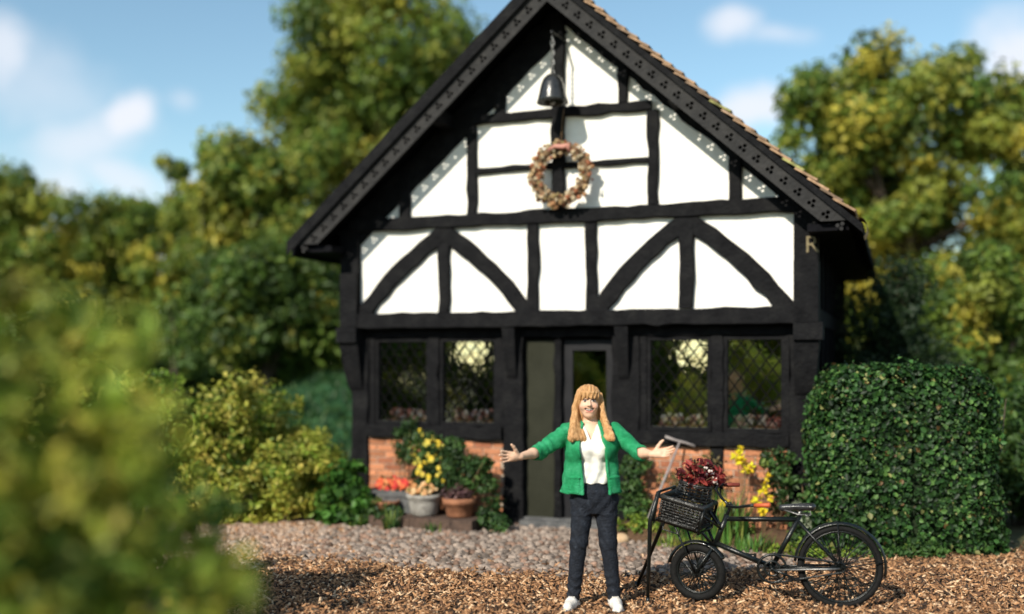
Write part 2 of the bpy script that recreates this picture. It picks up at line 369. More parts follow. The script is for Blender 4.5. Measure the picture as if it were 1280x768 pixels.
# cobbled yard: bedding sheet and the stones
sheet('yard_bedding', [(-1.4, 9.5), (-.9, 9.2), (.0, 8.8), (1.6, 8.8), (3.2, 9.3), (3.0, 10.6), (.6, 11.9), (-1.9, 12.3), (-1.5, 11.3), (-1.75, 10.6), (-1.2, 10.0)], .007, M['soil'])
mb = MB(); g2 = random.Random(3); pitch = .082
j = 0; y = 8.7
while y < 12.6:
    x = -3.1+(j % 2)*pitch*.5
    while x < 3.2:
        xx = x+g2.uniform(-.016, .016); yy = y+g2.uniform(-.014, .014)
        u = (xx-OX)*UD[0]+(yy-OY)*UD[1]; ww = (xx-OX)*ND[0]+(yy-OY)*ND[1]
        if yy > edge_y(xx)-.06+g2.uniform(-.12, .05) and ww > .06 and yy < 10.2+(xx+3.2)*1.7 and g2.random() > .02+.9*min(max((-1.25-xx)/1.1, 0), 1):
            r = pitch*g2.uniform(.36, .56); h = g2.uniform(.012, .036); nn = 7; a0 = g2.uniform(0, 1)
            tx, ty = g2.uniform(-.25, .25), g2.uniform(-.25, .25)
            vs = []
            for rr, hh in ((1, -.01), (.93, h*.6), (.6, h)):
                for q in range(nn):
                    a = a0+2*math.pi*q/nn; k = rr*r*(1+.16*math.sin(2*a+a0*9)); ca, sa = math.cos(a)*k, math.sin(a)*k
                    vs.append((xx+ca, yy+sa, .008+hh+(tx*ca+ty*sa if rr < 1 else 0)))
            vs.append((xx, yy, .008+h*1.05))
            fs = [(i*nn+q, i*nn+(q+1) % nn, (i+1)*nn+(q+1) % nn, (i+1)*nn+q) for i in (0, 1) for q in range(nn)]+[(2*nn+q, 2*nn+(q+1) % nn, 3*nn) for q in range(nn)]
            k = g2.uniform(.40, 1.15); mb.add(vs, fs, (.29*k, .23*k, .19*k) if g2.random() < .75 else (.26*k, .165*k, .12*k))
        x += pitch
    y += pitch*.9; j += 1
tag(mb.build('cobbles', M['cobble'], None, True, False), kind='structure')
# loose stones and litter over the path and between the cobbles
n = 26000; X = g.uniform(-4.6, .6, n); Y = g.uniform(9.2, 14.5, n)
keep = (X < -.9-.25*(Y-10)+g.normal(0, .45, n)) & (X > -4.4-.3*(Y-10)) & (((X-OX)*ND[0]+(Y-OY)*ND[1] > .1) | (X < -2.4)); X, Y = X[keep], Y[keep]; n = len(X)
S_ = g.uniform(.006, .019, n); A_ = g.uniform(0, 6.28, n); vs = []
for sx, sy, sz in [(-1, -1, -.6), (1, -.8, -.6), (1, 1, -.6), (-.9, 1, -.6), (-.6, -.7, 1), (.7, -.6, .8), (.6, .7, 1), (-.7, .6, .9)]:
    vs.append(np.stack([X+S_*(sx*np.cos(A_)-sy*.8*np.sin(A_)), Y+S_*(sx*np.sin(A_)+sy*.8*np.cos(A_)), .008+S_*.55*(sz+.6)], 1))
V = np.stack(vs, 1).reshape(-1, 3); b = np.arange(n)[:, None]*8
Fq = np.concatenate([b+np.array([q]) for q in ([4, 5, 6, 7], [0, 1, 5, 4], [1, 2, 6, 5], [2, 3, 7, 6], [3, 0, 4, 7])], 0)
tag(np_mesh('path_gravel', V, Fq, M['chips'], np.repeat(palette(n, [(.42, .30, .22), (.30, .20, .14), (.52, .40, .32), (.18, .11, .07), (.34, .18, .09)], [4, 4, 2, 2, 2], g), 8, 0)), 'loose pinkish-brown gravel on the path curving past the cottage', 'gravel', kind='stuff')
# grassy bank rising behind the left corner
mb = MB(); nx_, ny_ = 26, 16; vs = []
for jy in range(ny_):
    for ix in range(nx_):
        X0 = -9+ix*(9.5/(nx_-1)); Y0 = 14.2+jy*(10/(ny_-1))
        t = min(max((Y0-14.6)/4.5, 0), 1); t = t*t*(3-2*t); s_ = min(max((X0+6.5)/3.0, 0), 1)
        vs.append((X0, Y0, -.03+1.55*t*(.35+.65*s_)+random.uniform(-.05, .05)))
mb.add(vs, [(j_*nx_+i_, j_*nx_+i_+1, (j_+1)*nx_+i_+1, (j_+1)*nx_+i_) for j_ in range(ny_-1) for i_ in range(nx_-1)])
tag(mb.build('lawn', M['lawn'], None, True, False), kind='structure')

# ================================================================== COTTAGE (local: x along the front, -y towards the viewer, z up)
house = thing('timbered_cottage', 'black and white half-timbered cottage with steep gable and diamond-paned windows', 'cottage', (OX, OY, 0), -TH)
hr = random.Random(4)
def beam(name, pts, wd, w0, w1, jit=.007, m='timber', parent=house, step=.14, taper=None):
    """hewn timber lying on the wall: runs through pts (u, v), wd wide, from w0 to w1 out of the wall"""
    P = [np.array(p, float) for p in pts]; Q = [P[0]]
    for a, b in zip(P, P[1:]):
        k = max(1, int(np.linalg.norm(b-a)/step))
        Q += [a+(b-a)*(i+1)/k for i in range(k)]
    mb = MB(); vs = []; c = .010; K = len(Q)
    ws = [wd if taper is None else wd*(1+(taper-1)*i/(K-1)) for i in range(K)]
    for i, q in enumerate(Q):
        t = Q[min(i+1, K-1)]-Q[max(i-1, 0)]; t /= np.linalg.norm(t); nn = np.array((-t[1], t[0]))
        h = ws[i]/2; jl, jr = hr.gauss(0, jit), hr.gauss(0, jit); jw = hr.gauss(0, jit*.6)
        a, b = h+jl, -h+jr; W1 = w1+jw
        for s, wv in ((a, w0), (a, W1-c), (a-c, W1), (b+c, W1), (b, W1-c), (b, w0)):
            p = q+nn*s; vs.append((p[0], -wv, p[1]))
    fs = [(i*6+j, i*6+(j+1) % 6, (i+1)*6+(j+1) % 6, (i+1)*6+j) for i in range(K-1) for j in range(6)]
    fs += [tuple(range(6))[::-1], tuple((K-1)*6+j for j in range(6))]
    mb.add(vs, fs); return mb.build(name, M[m], parent)
DEP = 6.6
# ---- upper wall: white plaster on the front and dark sides
def prism(name, poly, w0, w1, m, parent=house):
    mb = MB(); k = len(poly)
    vs = [(u, -w0, v) for u, v in poly]+[(u, -w1, v) for u, v in poly]
    mb.add(vs, [tuple(range(k)), tuple(range(k, 2*k))[::-1]]+[(i, (i+1) % k, k+(i+1) % k, k+i) for i in range(k)])
    return mb.build(name, m, parent)
prism('plaster_wall', [(-2.62, 2.30), (2.62, 2.30), (2.62, 3.42), (0, 5.72), (-2.62, 3.42)], -.05, .10, M['plaster'])
mb = MB()
for s in (-1, 1):
    x0, x1 = sorted((s*2.55, s*2.66)); mb.box(x0, x1, .06, DEP, .0, 3.38)
mb.box(-2.55, 2.55, DEP-.1, DEP+.003, .0, 3.4)
o = mb.build('side_wall', M['tarred'], house)
prism('rear_gable', [(-2.6, 3.40), (2.6, 3.40), (0, 5.7)], -DEP, -DEP+.12, M['tarred'])
mb = MB(); mb.box(-2.54, 2.54, .15, DEP-.11, 2.20, 2.26); mb.build('ceiling_boards', M['tarred'], house)
mb = MB(); mb.box(-2.54, 2.54, .15, DEP-.11, .01, .05); mb.build('floor_boards', M['tarred'], house)
# vertical cover strips and studs on the right-hand side
for k in range(9):
    y0 = .35+k*.72
    mb = MB(); mb.box(2.66, 2.70, y0, y0+.15, .02, 3.3); mb.build('stud', M['tarred'], house)
mb = MB(); mb.box(2.661, 2.715, .1, DEP, 2.25, 2.42); mb.build('wall_plate', M['tarred'], house)
# ---- upper timbers
W0, W1 = .09, .155
beam('bressummer', [(-2.62, 2.33), (2.52, 2.33)], .175, -.02, .20, .006)
beam('tie_beam', [(-2.60, 3.46), (2.60, 3.46)], .145, W0, W1+.03)
beam('collar_beam', [(-1.02, 4.60), (1.02, 4.60)], .105, W0, W1+.015)
beam('rail', [(-1.0, 4.02), (-.09, 4.025)], .065, W0, W1); beam('rail', [(.05, 4.025), (.98, 4.02)], .065, W0, W1)
beam('king_post', [(-.02, 3.535), (-.02, 5.70)], .135, W0, W1+.025)
for u in (-1.06, 1.04): beam('stud', [(u, 3.535), (u, 4.545)], .12, W0, W1)
for u in (-.71, .71): beam('stud', [(u, 4.655), (u, 5.10)], .115, W0, W1)
for u in (-1.905, 1.905): beam('stud', [(u, 3.535), (u, 4.05)], .125, W0, W1)
beam('stud', [(-.32, 2.42), (-.32, 3.385)], .125, W0, W1); beam('stud', [(.355, 2.42), (.355, 3.385)], .125, W0, W1)
beam('stud', [(-1.40, 2.42), (-1.40, 3.385)], .14, W0, W1+.008); beam('stud', [(1.40, 2.42), (1.40, 3.385)], .15, W0, W1+.008)
def brace(cu, eu, sgn):
    pts = []
    for i in range(11):
        t = i/10; v = 3.33-.97*t
        pts.append((cu+(eu-cu)*(t+.035*math.sin(math.pi*t)), v+.05*math.sin(math.pi*t)))
    beam('curved_brace', pts, .19, W0, W1+.004, .008, taper=1.0)
brace(-1.42, -2.50, -1); brace(-1.38, -.36, 1); brace(1.38, .38, -1); brace(1.42, 2.46, 1)
# raking timbers under the roof and the corner posts
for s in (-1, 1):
    lo_ = 5.60 if s > 0 else 5.42; wd_ = (5.82-lo_)*.754; cv_ = (5.82+lo_)/2  # rafters widened, left one more, so dark timber stands in for deep eaves shadow
    beam('rafter_and_shade_band', [(s*2.70, cv_-.87*2.70), (s*.02, cv_-.87*.02)], wd_, W0-.005, W1-.02)
    x0, x1 = sorted((s*2.50, s*2.735))
    mb = MB(); mb.box(x0, x1, -.185, .06, 2.52, 3.40); mb.build('corner_post', M['timber'], house)
    mb = MB(); mb.box(x0+.012*(s < 0), x1-.012*(s > 0)+(.02 if s > 0 else 0), -.215, .06, 2.26, 2.88 if s > 0 else 2.9); mb.build('post_casing', M['timber'], house)
    mb = MB(); mb.box(x0-.03*(s < 0), x1+.05*(s > 0), -.235, .06, 2.08, 2.255); mb.build('post_foot', M['timber'], house)
    # swelling bracket below the overhang
    mb = MB(); vs = []
    for i in range(9):
        t = i/8; v = 2.08-.62*t; ow = .17*(1-t)**.6; ou = .09*(1-t)**.6
        xa, xb = (2.50, 2.66+ou) if s > 0 else (-2.66-ou, -2.50)
        vs += [(xa, .05, v), (xb, .05, v), (xb, -.02-ow, v), (xa, -.02-ow, v)]
    mb.add(vs, [(i*4+j, i*4+(j+1) % 4, i*4+4+(j+1) % 4, i*4+4+j) for i in range(8) for j in range(4)]+[(0, 1, 2, 3), (32, 33, 34, 35)])
    mb.build('bracket', M['timber'], house)
for u in (-.60, .70):
    mb = MB(); vs = []
    for i in range(9):
        t = i/8; v = 2.235-.62*t; ow = .17*(1-t)**.6; hw_ = .075-.02*t
        vs += [(u-hw_, .05, v), (u+hw_, .05, v), (u+hw_, -.02-ow, v), (u-hw_, -.02-ow, v)]
    mb.add(vs, [(i*4+j, i*4+(j+1) % 4, i*4+4+(j+1) % 4, i*4+4+j) for i in range(8) for j in range(4)]+[(0, 1, 2, 3), (32, 33, 34, 35)])
    mb.build('bracket', M['timber'], house)
# little gilt letter on the corner post
cu = bpy.data.curves.new('letter', 'FONT'); cu.body = 'R'; cu.size = .24; cu.extrude = .008; cu.align_x = 'CENTER'; cu.align_y = 'CENTER'
to = bpy.data.objects.new('letter', cu); COL.objects.link(to); bpy.context.view_layer.update()
me = bpy.data.meshes.new_from_object(to.evaluated_get(bpy.context.evaluated_depsgraph_get())); bpy.data.objects.remove(to)
me.materials.clear(); me.materials.append(M['brass'])
lo = link('gilt_letter', me, house); lo.location = (2.68, -.196, 3.03); lo.rotation_euler = (R(90), 0, 0)
# ---- ground floor timbers
beam('top_plate', [(-2.6, 2.185), (2.6, 2.185)], .11, -.12, .03, .004)
for u0, u1 in ((-2.66, -2.44), (2.44, 2.66)): beam('corner_post', [((u0+u1)/2, .02), ((u0+u1)/2, 2.13)], u1-u0, -.12, .05)
for u0, u1 in ((-.72, -.47), (.56, .87)): beam('door_post', [((u0+u1)/2, .02), ((u0+u1)/2, 2.13)], u1-u0, -.14, .045)
for u0, u1 in ((-2.44, -.72), (.87, 2.44)):
    beam('sill_beam', [(u0, 1.035), (u1, 1.035)], .145, -.10, .085)
    mb = MB(); mb.box(u0, u1, -.055, .10, .01, .115); mb.build('plinth', M['ledge'], house)
for u, a in ((-1.585, .13), (1.70, .13)):
    beam('stud', [(u, .12), (u, .962)], a, -.10, .03); beam('mullion_post', [(u, 1.108), (u, 2.13)], a, -.12, .03)
for u0, u1 in ((-2.44, -1.65), (-1.52, -.72), (.87, 1.635), (1.765, 2.44)):
    mb = MB(); mb.box(u0+.001, u1-.001, .0, .1, .116, .962); p = mb.build('brick_panel', M['mortar'], house)
    mb = MB(); v = .122; r_ = 0
    while v < .93:
        u = u0-.11*(r_ % 2)
        while u < u1:
            a, b_ = max(u, u0+.004), min(u+.212, u1-.004)
            if b_-a > .03:
                k = hr.uniform(.7, 1.25); c = (.44*k, .185*k, .095*k) if hr.random() < .8 else (.34*k, .13*k, .07*k)
                d = hr.uniform(.008, .016); mb.box(a, b_-.004, -d, .03, v, min(v+.063, .957), c)
            u += .222
        v += .075; r_ += 1
    mb.build('bricks', M['brick'], p)
# ---- windows
def window(u0, u1, v0, v1):
    mb = MB(); fw = .042; ya, yb = -.005, .075
    mb.box(u0, u0+fw, ya, yb, v0, v1); mb.box(u1-fw, u1, ya, yb, v0, v1)
    mb.box(u0+fw, u1-fw, ya, yb, v0, v0+fw); mb.box(u0+fw, u1-fw, ya, yb, v1-fw, v1)
    fr = mb.build('window', M['timber'], house)
    a0, a1, b0, b1 = u0+fw, u1-fw, v0+fw, v1-fw
    mb = MB(); mb.add([(a0-.005, .037, b0-.005), (a1+.005, .037, b0-.005), (a1+.005, .037, b1+.005), (a0-.005, .037, b1+.005)], [(0, 1, 2, 3)]); mb.build('pane', M['glass'], fr)
    mb = MB(); dx, dz = .132, .178; m_ = dz/dx
    for s in (-1, 1):
        k = -30
        while k < 40:
            # line v = b0 + s*m_*(u-a0) + k*dz
            pts = []
            for uu in (a0, a1):
                vv = b0+s*m_*(uu-a0)+k*dz
                if b0 <= vv <= b1: pts.append((uu, vv))
            for vv in (b0, b1):
                uu = a0+(vv-b0-k*dz)/(s*m_)
                if a0 < uu < a1: pts.append((uu, vv))
            if len(pts) == 2 and math.dist(*pts) > .02:
                y = .030 if s > 0 else .0275
                mb.tube([(pts[0][0], y, pts[0][1]), (pts[1][0], y, pts[1][1])], .0075, 5)
            k += 1
    mb.build('lattice', M['lead'], fr)
WIN = [(-2.36, -1.65), (-1.52, -.80), (.94, 1.635), (1.765, 2.40)]
for u0, u1 in WIN: window(u0, u1, 1.112, 2.128)
for u0, u1 in ((-2.44, -2.36), (-.80, -.72), (.87, .94), (2.40, 2.44)):
    mb = MB(); mb.box(u0, u1, -.02, .1, 1.112, 2.128); mb.build('window_jamb', M['timber'], house)
# ---- doorway
mb = MB(); mb.box(-.47, -.13, .06, .12, .10, 2.10); mb.build('side_panel', M['olive'], house)
beam('door_frame', [(-.085, .1), (-.085, 2.12)], .09, -.16, -.03)
dm = MB(); dm.box(-.035, .555, .10, .15, .10, 1.02); dm.box(-.035, .07, .10, .15, 1.02, 2.1); dm.box(.46, .555, .10, .15, 1.02, 2.1); dm.box(.07, .46, .10, .15, 1.98, 2.1)
for a, b_ in ((.03, .24), (.29, .50)): dm.box(a, b_, .088, .10, .2, .9)
door = dm.build('door', M['door'], house)
mb = MB(); mb.box(.065, .465, .122, .127, 1.01, 1.985); mb.build('door_pane', M['dim_glass'], door)
mb = MB(); mb.tube([(.02, .10, 1.0), (.02, .05, 1.0), (.02, .045, .93), (.02, .045, .86)], .012, 8); mb.build('door_handle', M['brass'], door)
mb = MB(); mb.box(-.47, .56, -.16, .16, .0, .085); mb.box(-.47, .56, -.02, .16, .085, .10); mb.build('threshold', M['darkstone'], house)
# ---- roof: decks, tiles, bargeboards
SL = .885; AP = 6.03; EU = 3.18; YF = .60
th = math.atan(SL); cs, sn = math.cos(th), math.sin(th)
mb = MB()
for s in (-1, 1):
    lv = [(0, AP-.03), (s*EU, AP-.03-SL*EU), (s*EU, AP-.13-SL*EU), (0, AP-.13)]
    k = 4; vs = [(u, -YF+.07, v) for u, v in lv]+[(u, DEP+.3, v) for u, v in lv]
    mb.add(vs, [(0, 1, 2, 3), (4, 5, 6, 7)]+[(i, (i+1) % 4, 4+(i+1) % 4, 4+i) for i in range(4)])
roof = mb.build('roof', M['tarred'], house)
mb = MB(); course = .158; Ls = EU/cs; nc = int(Ls/course)
for s in (-1, 1):
    for i in range(nc):
        t0 = (i+1)*course+.02; t1 = i*course-.06      # lower and upper edge of this course measured down the slope
        y = -YF-.03+(.09 if i % 2 else 0)-.09*(i % 2)
        y = -YF-.035
        first = True
        while y < DEP+.3:
            wd = .17 if not (first and i % 2) else .085
            first = False
            k = hr.uniform(.7, 1.3); c = (.30*k, .19*k, .115*k) if hr.random() < .7 else ((.20*k, .135*k, .09*k) if hr.random() < .6 else (.20*k, .19*k, .07*k))
            e = hr.uniform(-.006, .006); l = hr.uniform(-.005, .006)
            vs = []
            for t, hh in ((max(t1, 0), .004), (t0+e, .044+l)):
                for h2 in (hh-.022, hh):
                    for yy in (y+.003, y+wd-.003):
                        uu = s*(t*cs+h2*sn); vv = AP-.02-t*sn+h2*cs
                        vs.append((uu, yy, vv))
            mb.add(vs, [(0, 1, 3, 2), (4, 6, 7, 5), (0, 4, 5, 1), (2, 3, 7, 6), (0, 2, 6, 4), (1, 5, 7, 3)], c)
            y += wd
mb.build('roof_tiles', M['tile'], roof)
mb = MB(); y = -YF-.04
while y < DEP+.3:
    k = hr.uniform(.75, 1.2); vs = []
    for yy in (y, y+.33):
        for j in range(7):
            a = R(-20+220*j/6); vs.append((.12*math.cos(a), yy, AP-.03+.10*math.sin(a)+(.012 if yy == y else 0)))
    mb.add(vs, [(j, j+1, 8+j, 7+j) for j in range(6)], (.26*k, .16*k, .1*k)); y += .32
mb.build('ridge_tiles', M['tile'], roof)
def holed_board(name, outer, holes, w0, w1, parent):
    cu = bpy.data.curves.new(name, 'CURVE'); cu.dimensions = '2D'; cu.fill_mode = 'BOTH'; cu.extrude = (w1-w0)/2
    for poly in [outer]+holes:
        sp_ = cu.splines.new('POLY'); sp_.points.add(len(poly)-1); sp_.use_cyclic_u = True
        for p_, q in zip(sp_.points, poly): p_.co = (q[0], q[1], 0, 1)
    ob = bpy.data.objects.new(name, cu); COL.objects.link(ob); bpy.context.view_layer.update()
    me = bpy.data.meshes.new_from_object(ob.evaluated_get(bpy.context.evaluated_depsgraph_get())); bpy.data.objects.remove(ob)
    for v in me.vertices: x, y, z = v.co; v.co = (x, -(w0+w1)/2-z, y)
    me.flip_normals() if hasattr(me, 'flip_normals') else None
    me.materials.clear(); me.materials.append(M['barge']); me.name = name
    return link(name, me, parent)
for s in (-1, 1):
    vt = lambda u: AP-.075-SL*u
    vb = lambda u: AP-.345-SL*u
    ut = (vt(0)-3.215)/SL; ub = (vb(0)-3.215)/SL
    outer = [(0, vt(0)), (s*ut, 3.215), (s*ub, 3.215), (0, vb(0))]
    holes = []; t = .10
    while t*cs < 2.98:
        cu_, cv = t*cs, AP-.235-SL*t*cs
        for a in (90, 210, 330):
            ha = R(a)-th
            hx, hy = cu_+.027*math.cos(ha), cv+.027*math.sin(ha)
            holes.append([(s*(hx+.0195*math.cos(2*math.pi*q/10)), hy+.0195*math.sin(2*math.pi*q/10)) for q in range(10)])
        t += .176
    holed_board('bargeboard', outer, holes, YF-.022, YF, roof)
    mb = MB()
    tp = .0 if s > 0 else .085
    lv = [(0, AP-.05+tp), (s*(EU-.0), AP-.05-SL*EU+tp), (s*(EU-.0), AP-.125-SL*EU), (0, AP-.125)]
    vs = [(u, -YF-(.03 if s > 0 else .05), v) for u, v in lv]+[(u, -YF+(.06 if s > 0 else -.037), v) for u, v in lv]
    mb.add(vs, [(0, 1, 2, 3), (4, 5, 6, 7)]+[(i, (i+1) % 4, 4+(i+1) % 4, 4+i) for i in range(4)])
    mb.build('barge_moulding', M['timber'], roof)
    # eaves box and purlin ends that carry the overhang
    x0, x1 = sorted((s*2.66, s*3.05)); mb = MB(); mb.box(x0, x1, -YF+.08, DEP, 3.13, 3.20); mb.build('soffit', M['tarred'], roof)
    mb = MB(); mb.box(s*1.35-.07, s*1.35+.07, -YF+.05, .1, 4.52, 4.67); mb.build('purlin_end', M['timber'], roof)
# curled end tile on the right-hand eaves
mb = MB(); vs = []
for yy in (-YF-.05, -YF+.30):
    for j in range(7):
        a = R(-60+170*j/6); vs.append((EU-.02+.06*math.cos(a), yy, 3.13+.10*math.sin(a)))
mb.add(vs, [(j, j+1, 8+j, 7+j) for j in range(6)], (.42, .27, .15)); mb.build('eaves_tile', M['tile'], roof)

# ---- things that hang on the front
def hang(o): o.location = mathutils.Matrix.LocRotScale(house.location, house.rotation_euler, None) @ o.location; o.rotation_euler.z = -TH
bell = thing('hanging_bell', 'glossy black bell hanging from the gable on a short chain', 'bell', (.03, -.50, 4.62)); hang(bell)
mb = MB(); mb.lathe([(.005, .31), (.06, .30), (.10, .26), (.125, .20), (.142, .12), (.158, .05), (.172, .0), (.155, .0), (.14, .035), (.10, .18), (.0, .25)], 24); mb.build('bell_body', M['gloss'], bell, True)
mb = MB(); mb.tube([(0, 0, .24), (0, 0, .02)], .008, 6); mb.blob((0, 0, .01), .03, n=8, jit=0); mb.build('clapper', M['steel'], bell, True)
mb = MB()
for i in range(8):
    zc = .33+i*.052; a = i*math.pi/2
    mb.tube([(.018*math.cos(q)*math.cos(a), .018*math.cos(q)*math.sin(a), zc+.034*math.sin(q)) for q in [k*math.pi/4 for k in range(8)]], .006, 5, closed=True)
mb.build('chain', M['steel'], bell, True)
mb = MB(); mb.tube([(.03, .40, .76), (.0, .1, .77), (0, -.03, .76), (0, -.03, .73)], .014, 6); mb.build('hook_arm', M['gloss'], bell, True)

wr = thing('dried_wreath', 'round wreath of dried orange and brown flowers with pink ribbon below the bell', 'wreath', (.06, -.30, 3.89)); hang(wr)
mb = MB(); mb.tube([(.29*math.cos(a), .0, .29*math.sin(a)) for a in [k*math.pi/14 for k in range(28)]], .05, 8, closed=True); mb.build('twig_ring', M['twig'], wr, True)
mb = MB(); g3 = random.Random(8)
for k in range(330):
    a = g3.uniform(0, 2*math.pi); b_ = g3.uniform(0, 2*math.pi); rr = .060+g3.uniform(-.012, .02)
    r0 = .29+rr*math.cos(b_); c = g3.choice([(.44, .23, .11), (.36, .14, .07), (.50, .35, .19), (.20, .11, .06), (.30, .22, .10), (.58, .46, .30), (.40, .33, .22)])
    if math.sin(b_) > .5: continue
    mb.blob((r0*math.cos(a), -.01+rr*math.sin(b_), r0*math.sin(a)), g3.uniform(.014, .030), c, 6, .35)
mb.build('dried_flowers', M['petal'], wr)
mb = MB(); mb.tube([(-.12, -.085, .25), (-.04, -.10, .29), (.05, -.10, .275), (.11, -.10, .29), (.12, -.09, .22)], [.014, .022, .03, .034, .012], 8, (.62, .30, .24)); mb.build('ribbon', M['petal'], wr, True)
mb = MB(); mb.tube([(0, 0, .33), (0, .06, .62), (0, .12, .74)], .006, 5); mb.build('hanger', M['twig'], wr, True)

# ---- flower troughs on the inner window sills
names = ['leftmost window', 'window left of the door', 'window right of the door', 'rightmost window']
for (u0, u1), nm in zip(WIN, names):
    t = thing('flower_trough', 'pale pink and white flowers on the inner sill of the '+nm, 'flower trough', (( u0+u1)/2, .16, 1.108)); hang(t); t['group'] = 'flower troughs inside the windows'
    mb = MB(); hwid = .24; mb.add([(-hwid, -.05, 0), (hwid, -.05, 0), (hwid, .05, 0), (-hwid, .05, 0), (-hwid-.02, -.065, .07), (hwid+.02, -.065, .07), (hwid+.02, .065, .07), (-hwid-.02, .065, .07)], [(0, 3, 2, 1), (4, 5, 6, 7), (0, 1, 5, 4), (1, 2, 6, 5), (2, 3, 7, 6), (3, 0, 4, 7)])
    mb.build('trough', M['terracotta'], t)
    mb = MB()
    for k in range(46):
        c = g3.choice([(.85, .62, .58), (.9, .85, .85), (.8, .42, .42), (.75, .75, .88), (.45, .16, .16)])
        mb.blob((g3.uniform(-hwid, hwid), g3.uniform(-.07, .04), g3.uniform(.07, .17)), g3.uniform(.022, .036), c, 7, .25)
    mb.build('blossoms', M['petal'], t)
# grass standing on the bank
g = np.random.default_rng(31); n = 16000; X = g.uniform(-6.5, -.6, n); Y = g.uniform(14.4, 22, n)
t_ = np.clip((Y-14.6)/4.5, 0, 1); t_ = t_*t_*(3-2*t_); s_ = np.clip((X+6.5)/3, 0, 1); Zg = -.03+1.55*t_*(.35+.65*s_)
hl = (X-OX)*UD[0]+(Y-OY)*UD[1]; k = (hl < -2.8) | ((X-OX)*ND[0]+(Y-OY)*ND[1] < -7.1); X, Y, Zg = X[k], Y[k], Zg[k]; n = len(X)
hh = g.uniform(.05, .15, n)*(1+.6*np.sin(X*3)*np.sin(Y*2.3)); dx = g.normal(0, .05, n); dy = g.normal(0, .05, n); a_ = g.uniform(0, 6.28, n); wx, wy = .022*np.cos(a_), .022*np.sin(a_)
V = np.stack([np.stack([X-wx, Y-wy, Zg-.03], 1), np.stack([X+wx, Y+wy, Zg-.03], 1), np.stack([X+wx*.3+dx, Y+wy*.3+dy, Zg+hh], 1), np.stack([X-wx*.3+dx, Y-wy*.3+dy, Zg+hh], 1)], 1).reshape(-1, 3)
tag(np_mesh('grass', V, np.arange(n*4).reshape(-1, 4), M['leaf'], np.repeat(palette(n, [(.03, .09, .03), (.05, .12, .035), (.02, .06, .025), (.10, .17, .05)], [4, 3, 3, 1], g), 4, 0)), 'mown green grass on the bank behind the cottage corner', 'grass', kind='stuff')

# ================================================================== TREES
PAL_T = [(.085, .155, .026), (.14, .21, .03), (.27, .29, .042), (.045, .085, .018), (.60, .50, .07)]
def T(x, d): return px(x, HZ, d)[0], d
def el(x, y, rx, ry, d, base, dd=0, rd=None):
    """crown lobe seen at x, y with half-sizes rx, ry (metres follow from the distance)"""
    p = px(x, y, d+dd); k = (d+dd)/F
    return (np.array((p[0]-base[0], p[1]-base[1], p[2])), np.array((rx*k, (rd or rx*k), ry*k)))
def ptree(label, x, d, lobes, n, ncl, crad, size, w, tr, seed, pal=PAL_T, shell=.5):
    b = (T(x, d)[0], d, -.02)
    return tree('broadleaf_tree', label, b, [el(lx, ly, rx, ry, d, b, dd) for lx, ly, rx, ry, dd in lobes], n, ncl, crad, size, pal, w, tr, seed, shell=shell)
ptree('tallest tree, its green crown rising above the left roof slope', 475, 24, [(470, 70, 100, 95, 0), (400, 140, 68, 75, .5), (530, 110, 60, 80, 0), (460, 200, 120, 90, 1), (432, 20, 45, 45, 0), (545, 60, 40, 50, .5)], 45500, 190, .62, 0.152, [4, 5, 3, 3, 1.4], .30, 21)
ptree('rounded tree with yellowing leaves below the tallest crown, touching the left eaves', 335, 22, [(300, 225, 55, 58, 0), (350, 260, 80, 85, .5), (270, 280, 45, 60, .5), (390, 330, 60, 75, 0)], 26250, 120, .5, 0.144, [3, 4, 4, 3, 2.6], .22, 22)
ptree('small slender tree whose tip stands alone against the sky between the left crowns', 218, 25, [(216, 214, 13, 16, 0), (222, 262, 22, 34, 0), (210, 330, 40, 45, 0)], 7350, 46, .3, 0.137, [3, 4, 4, 1, 2], .09, 23)
ptree('olive green tree standing against the clouds, second from the picture edge', 125, 26, [(125, 285, 68, 60, 0), (90, 330, 60, 70, 0), (165, 330, 50, 60, .5), (120, 400, 85, 60, 0)], 22750, 110, .55, 0.160, [3, 5, 4, 2, 1.5], .24, 24)
ptree('olive green tree cut by the left picture edge', 15, 26, [(15, 270, 48, 48, 0), (-40, 320, 80, 80, 0), (20, 370, 80, 80, 0)], 19250, 90, .55, 0.160, [3, 5, 4, 2, 1.5], .24, 25)
ptree('dark low tree over the lawn beside the cottage corner', 335, 19.5, [(335, 355, 75, 55, 0), (290, 380, 65, 55, 0), (390, 380, 60, 60, .5), (330, 415, 110, 45, .5)], 26250, 120, .45, 0.122, [4, 2.5, .6, 5, .25], .17, 26)
ptree('broad sunlit tree with yellow patches rising behind the right roof slope', 1130, 20, [(1070, 130, 70, 75, 0), (1130, 200, 110, 110, .5), (1010, 200, 50, 80, .5), (1190, 130, 55, 60, 0), (1250, 200, 55, 80, 0), (1170, 320, 130, 110, .5), (1040, 320, 60, 120, 1.2), (1300, 310, 70, 120, .5)], 70000, 260, .5, 0.129, [4, 4, 3, 3, 3.2], .22, 27)
ptree('dark green shrubby tree low behind the clipped hedge', 1230, 15.5, [(1235, 420, 75, 100, 0), (1290, 480, 60, 140, 0), (1180, 430, 60, 80, .6), (1240, 560, 70, 110, .4), (1150, 500, 60, 110, 1.4)], 38500, 150, .36, 0.099, [4.5, 2.4, .5, 4.5, .15], .16, 28)
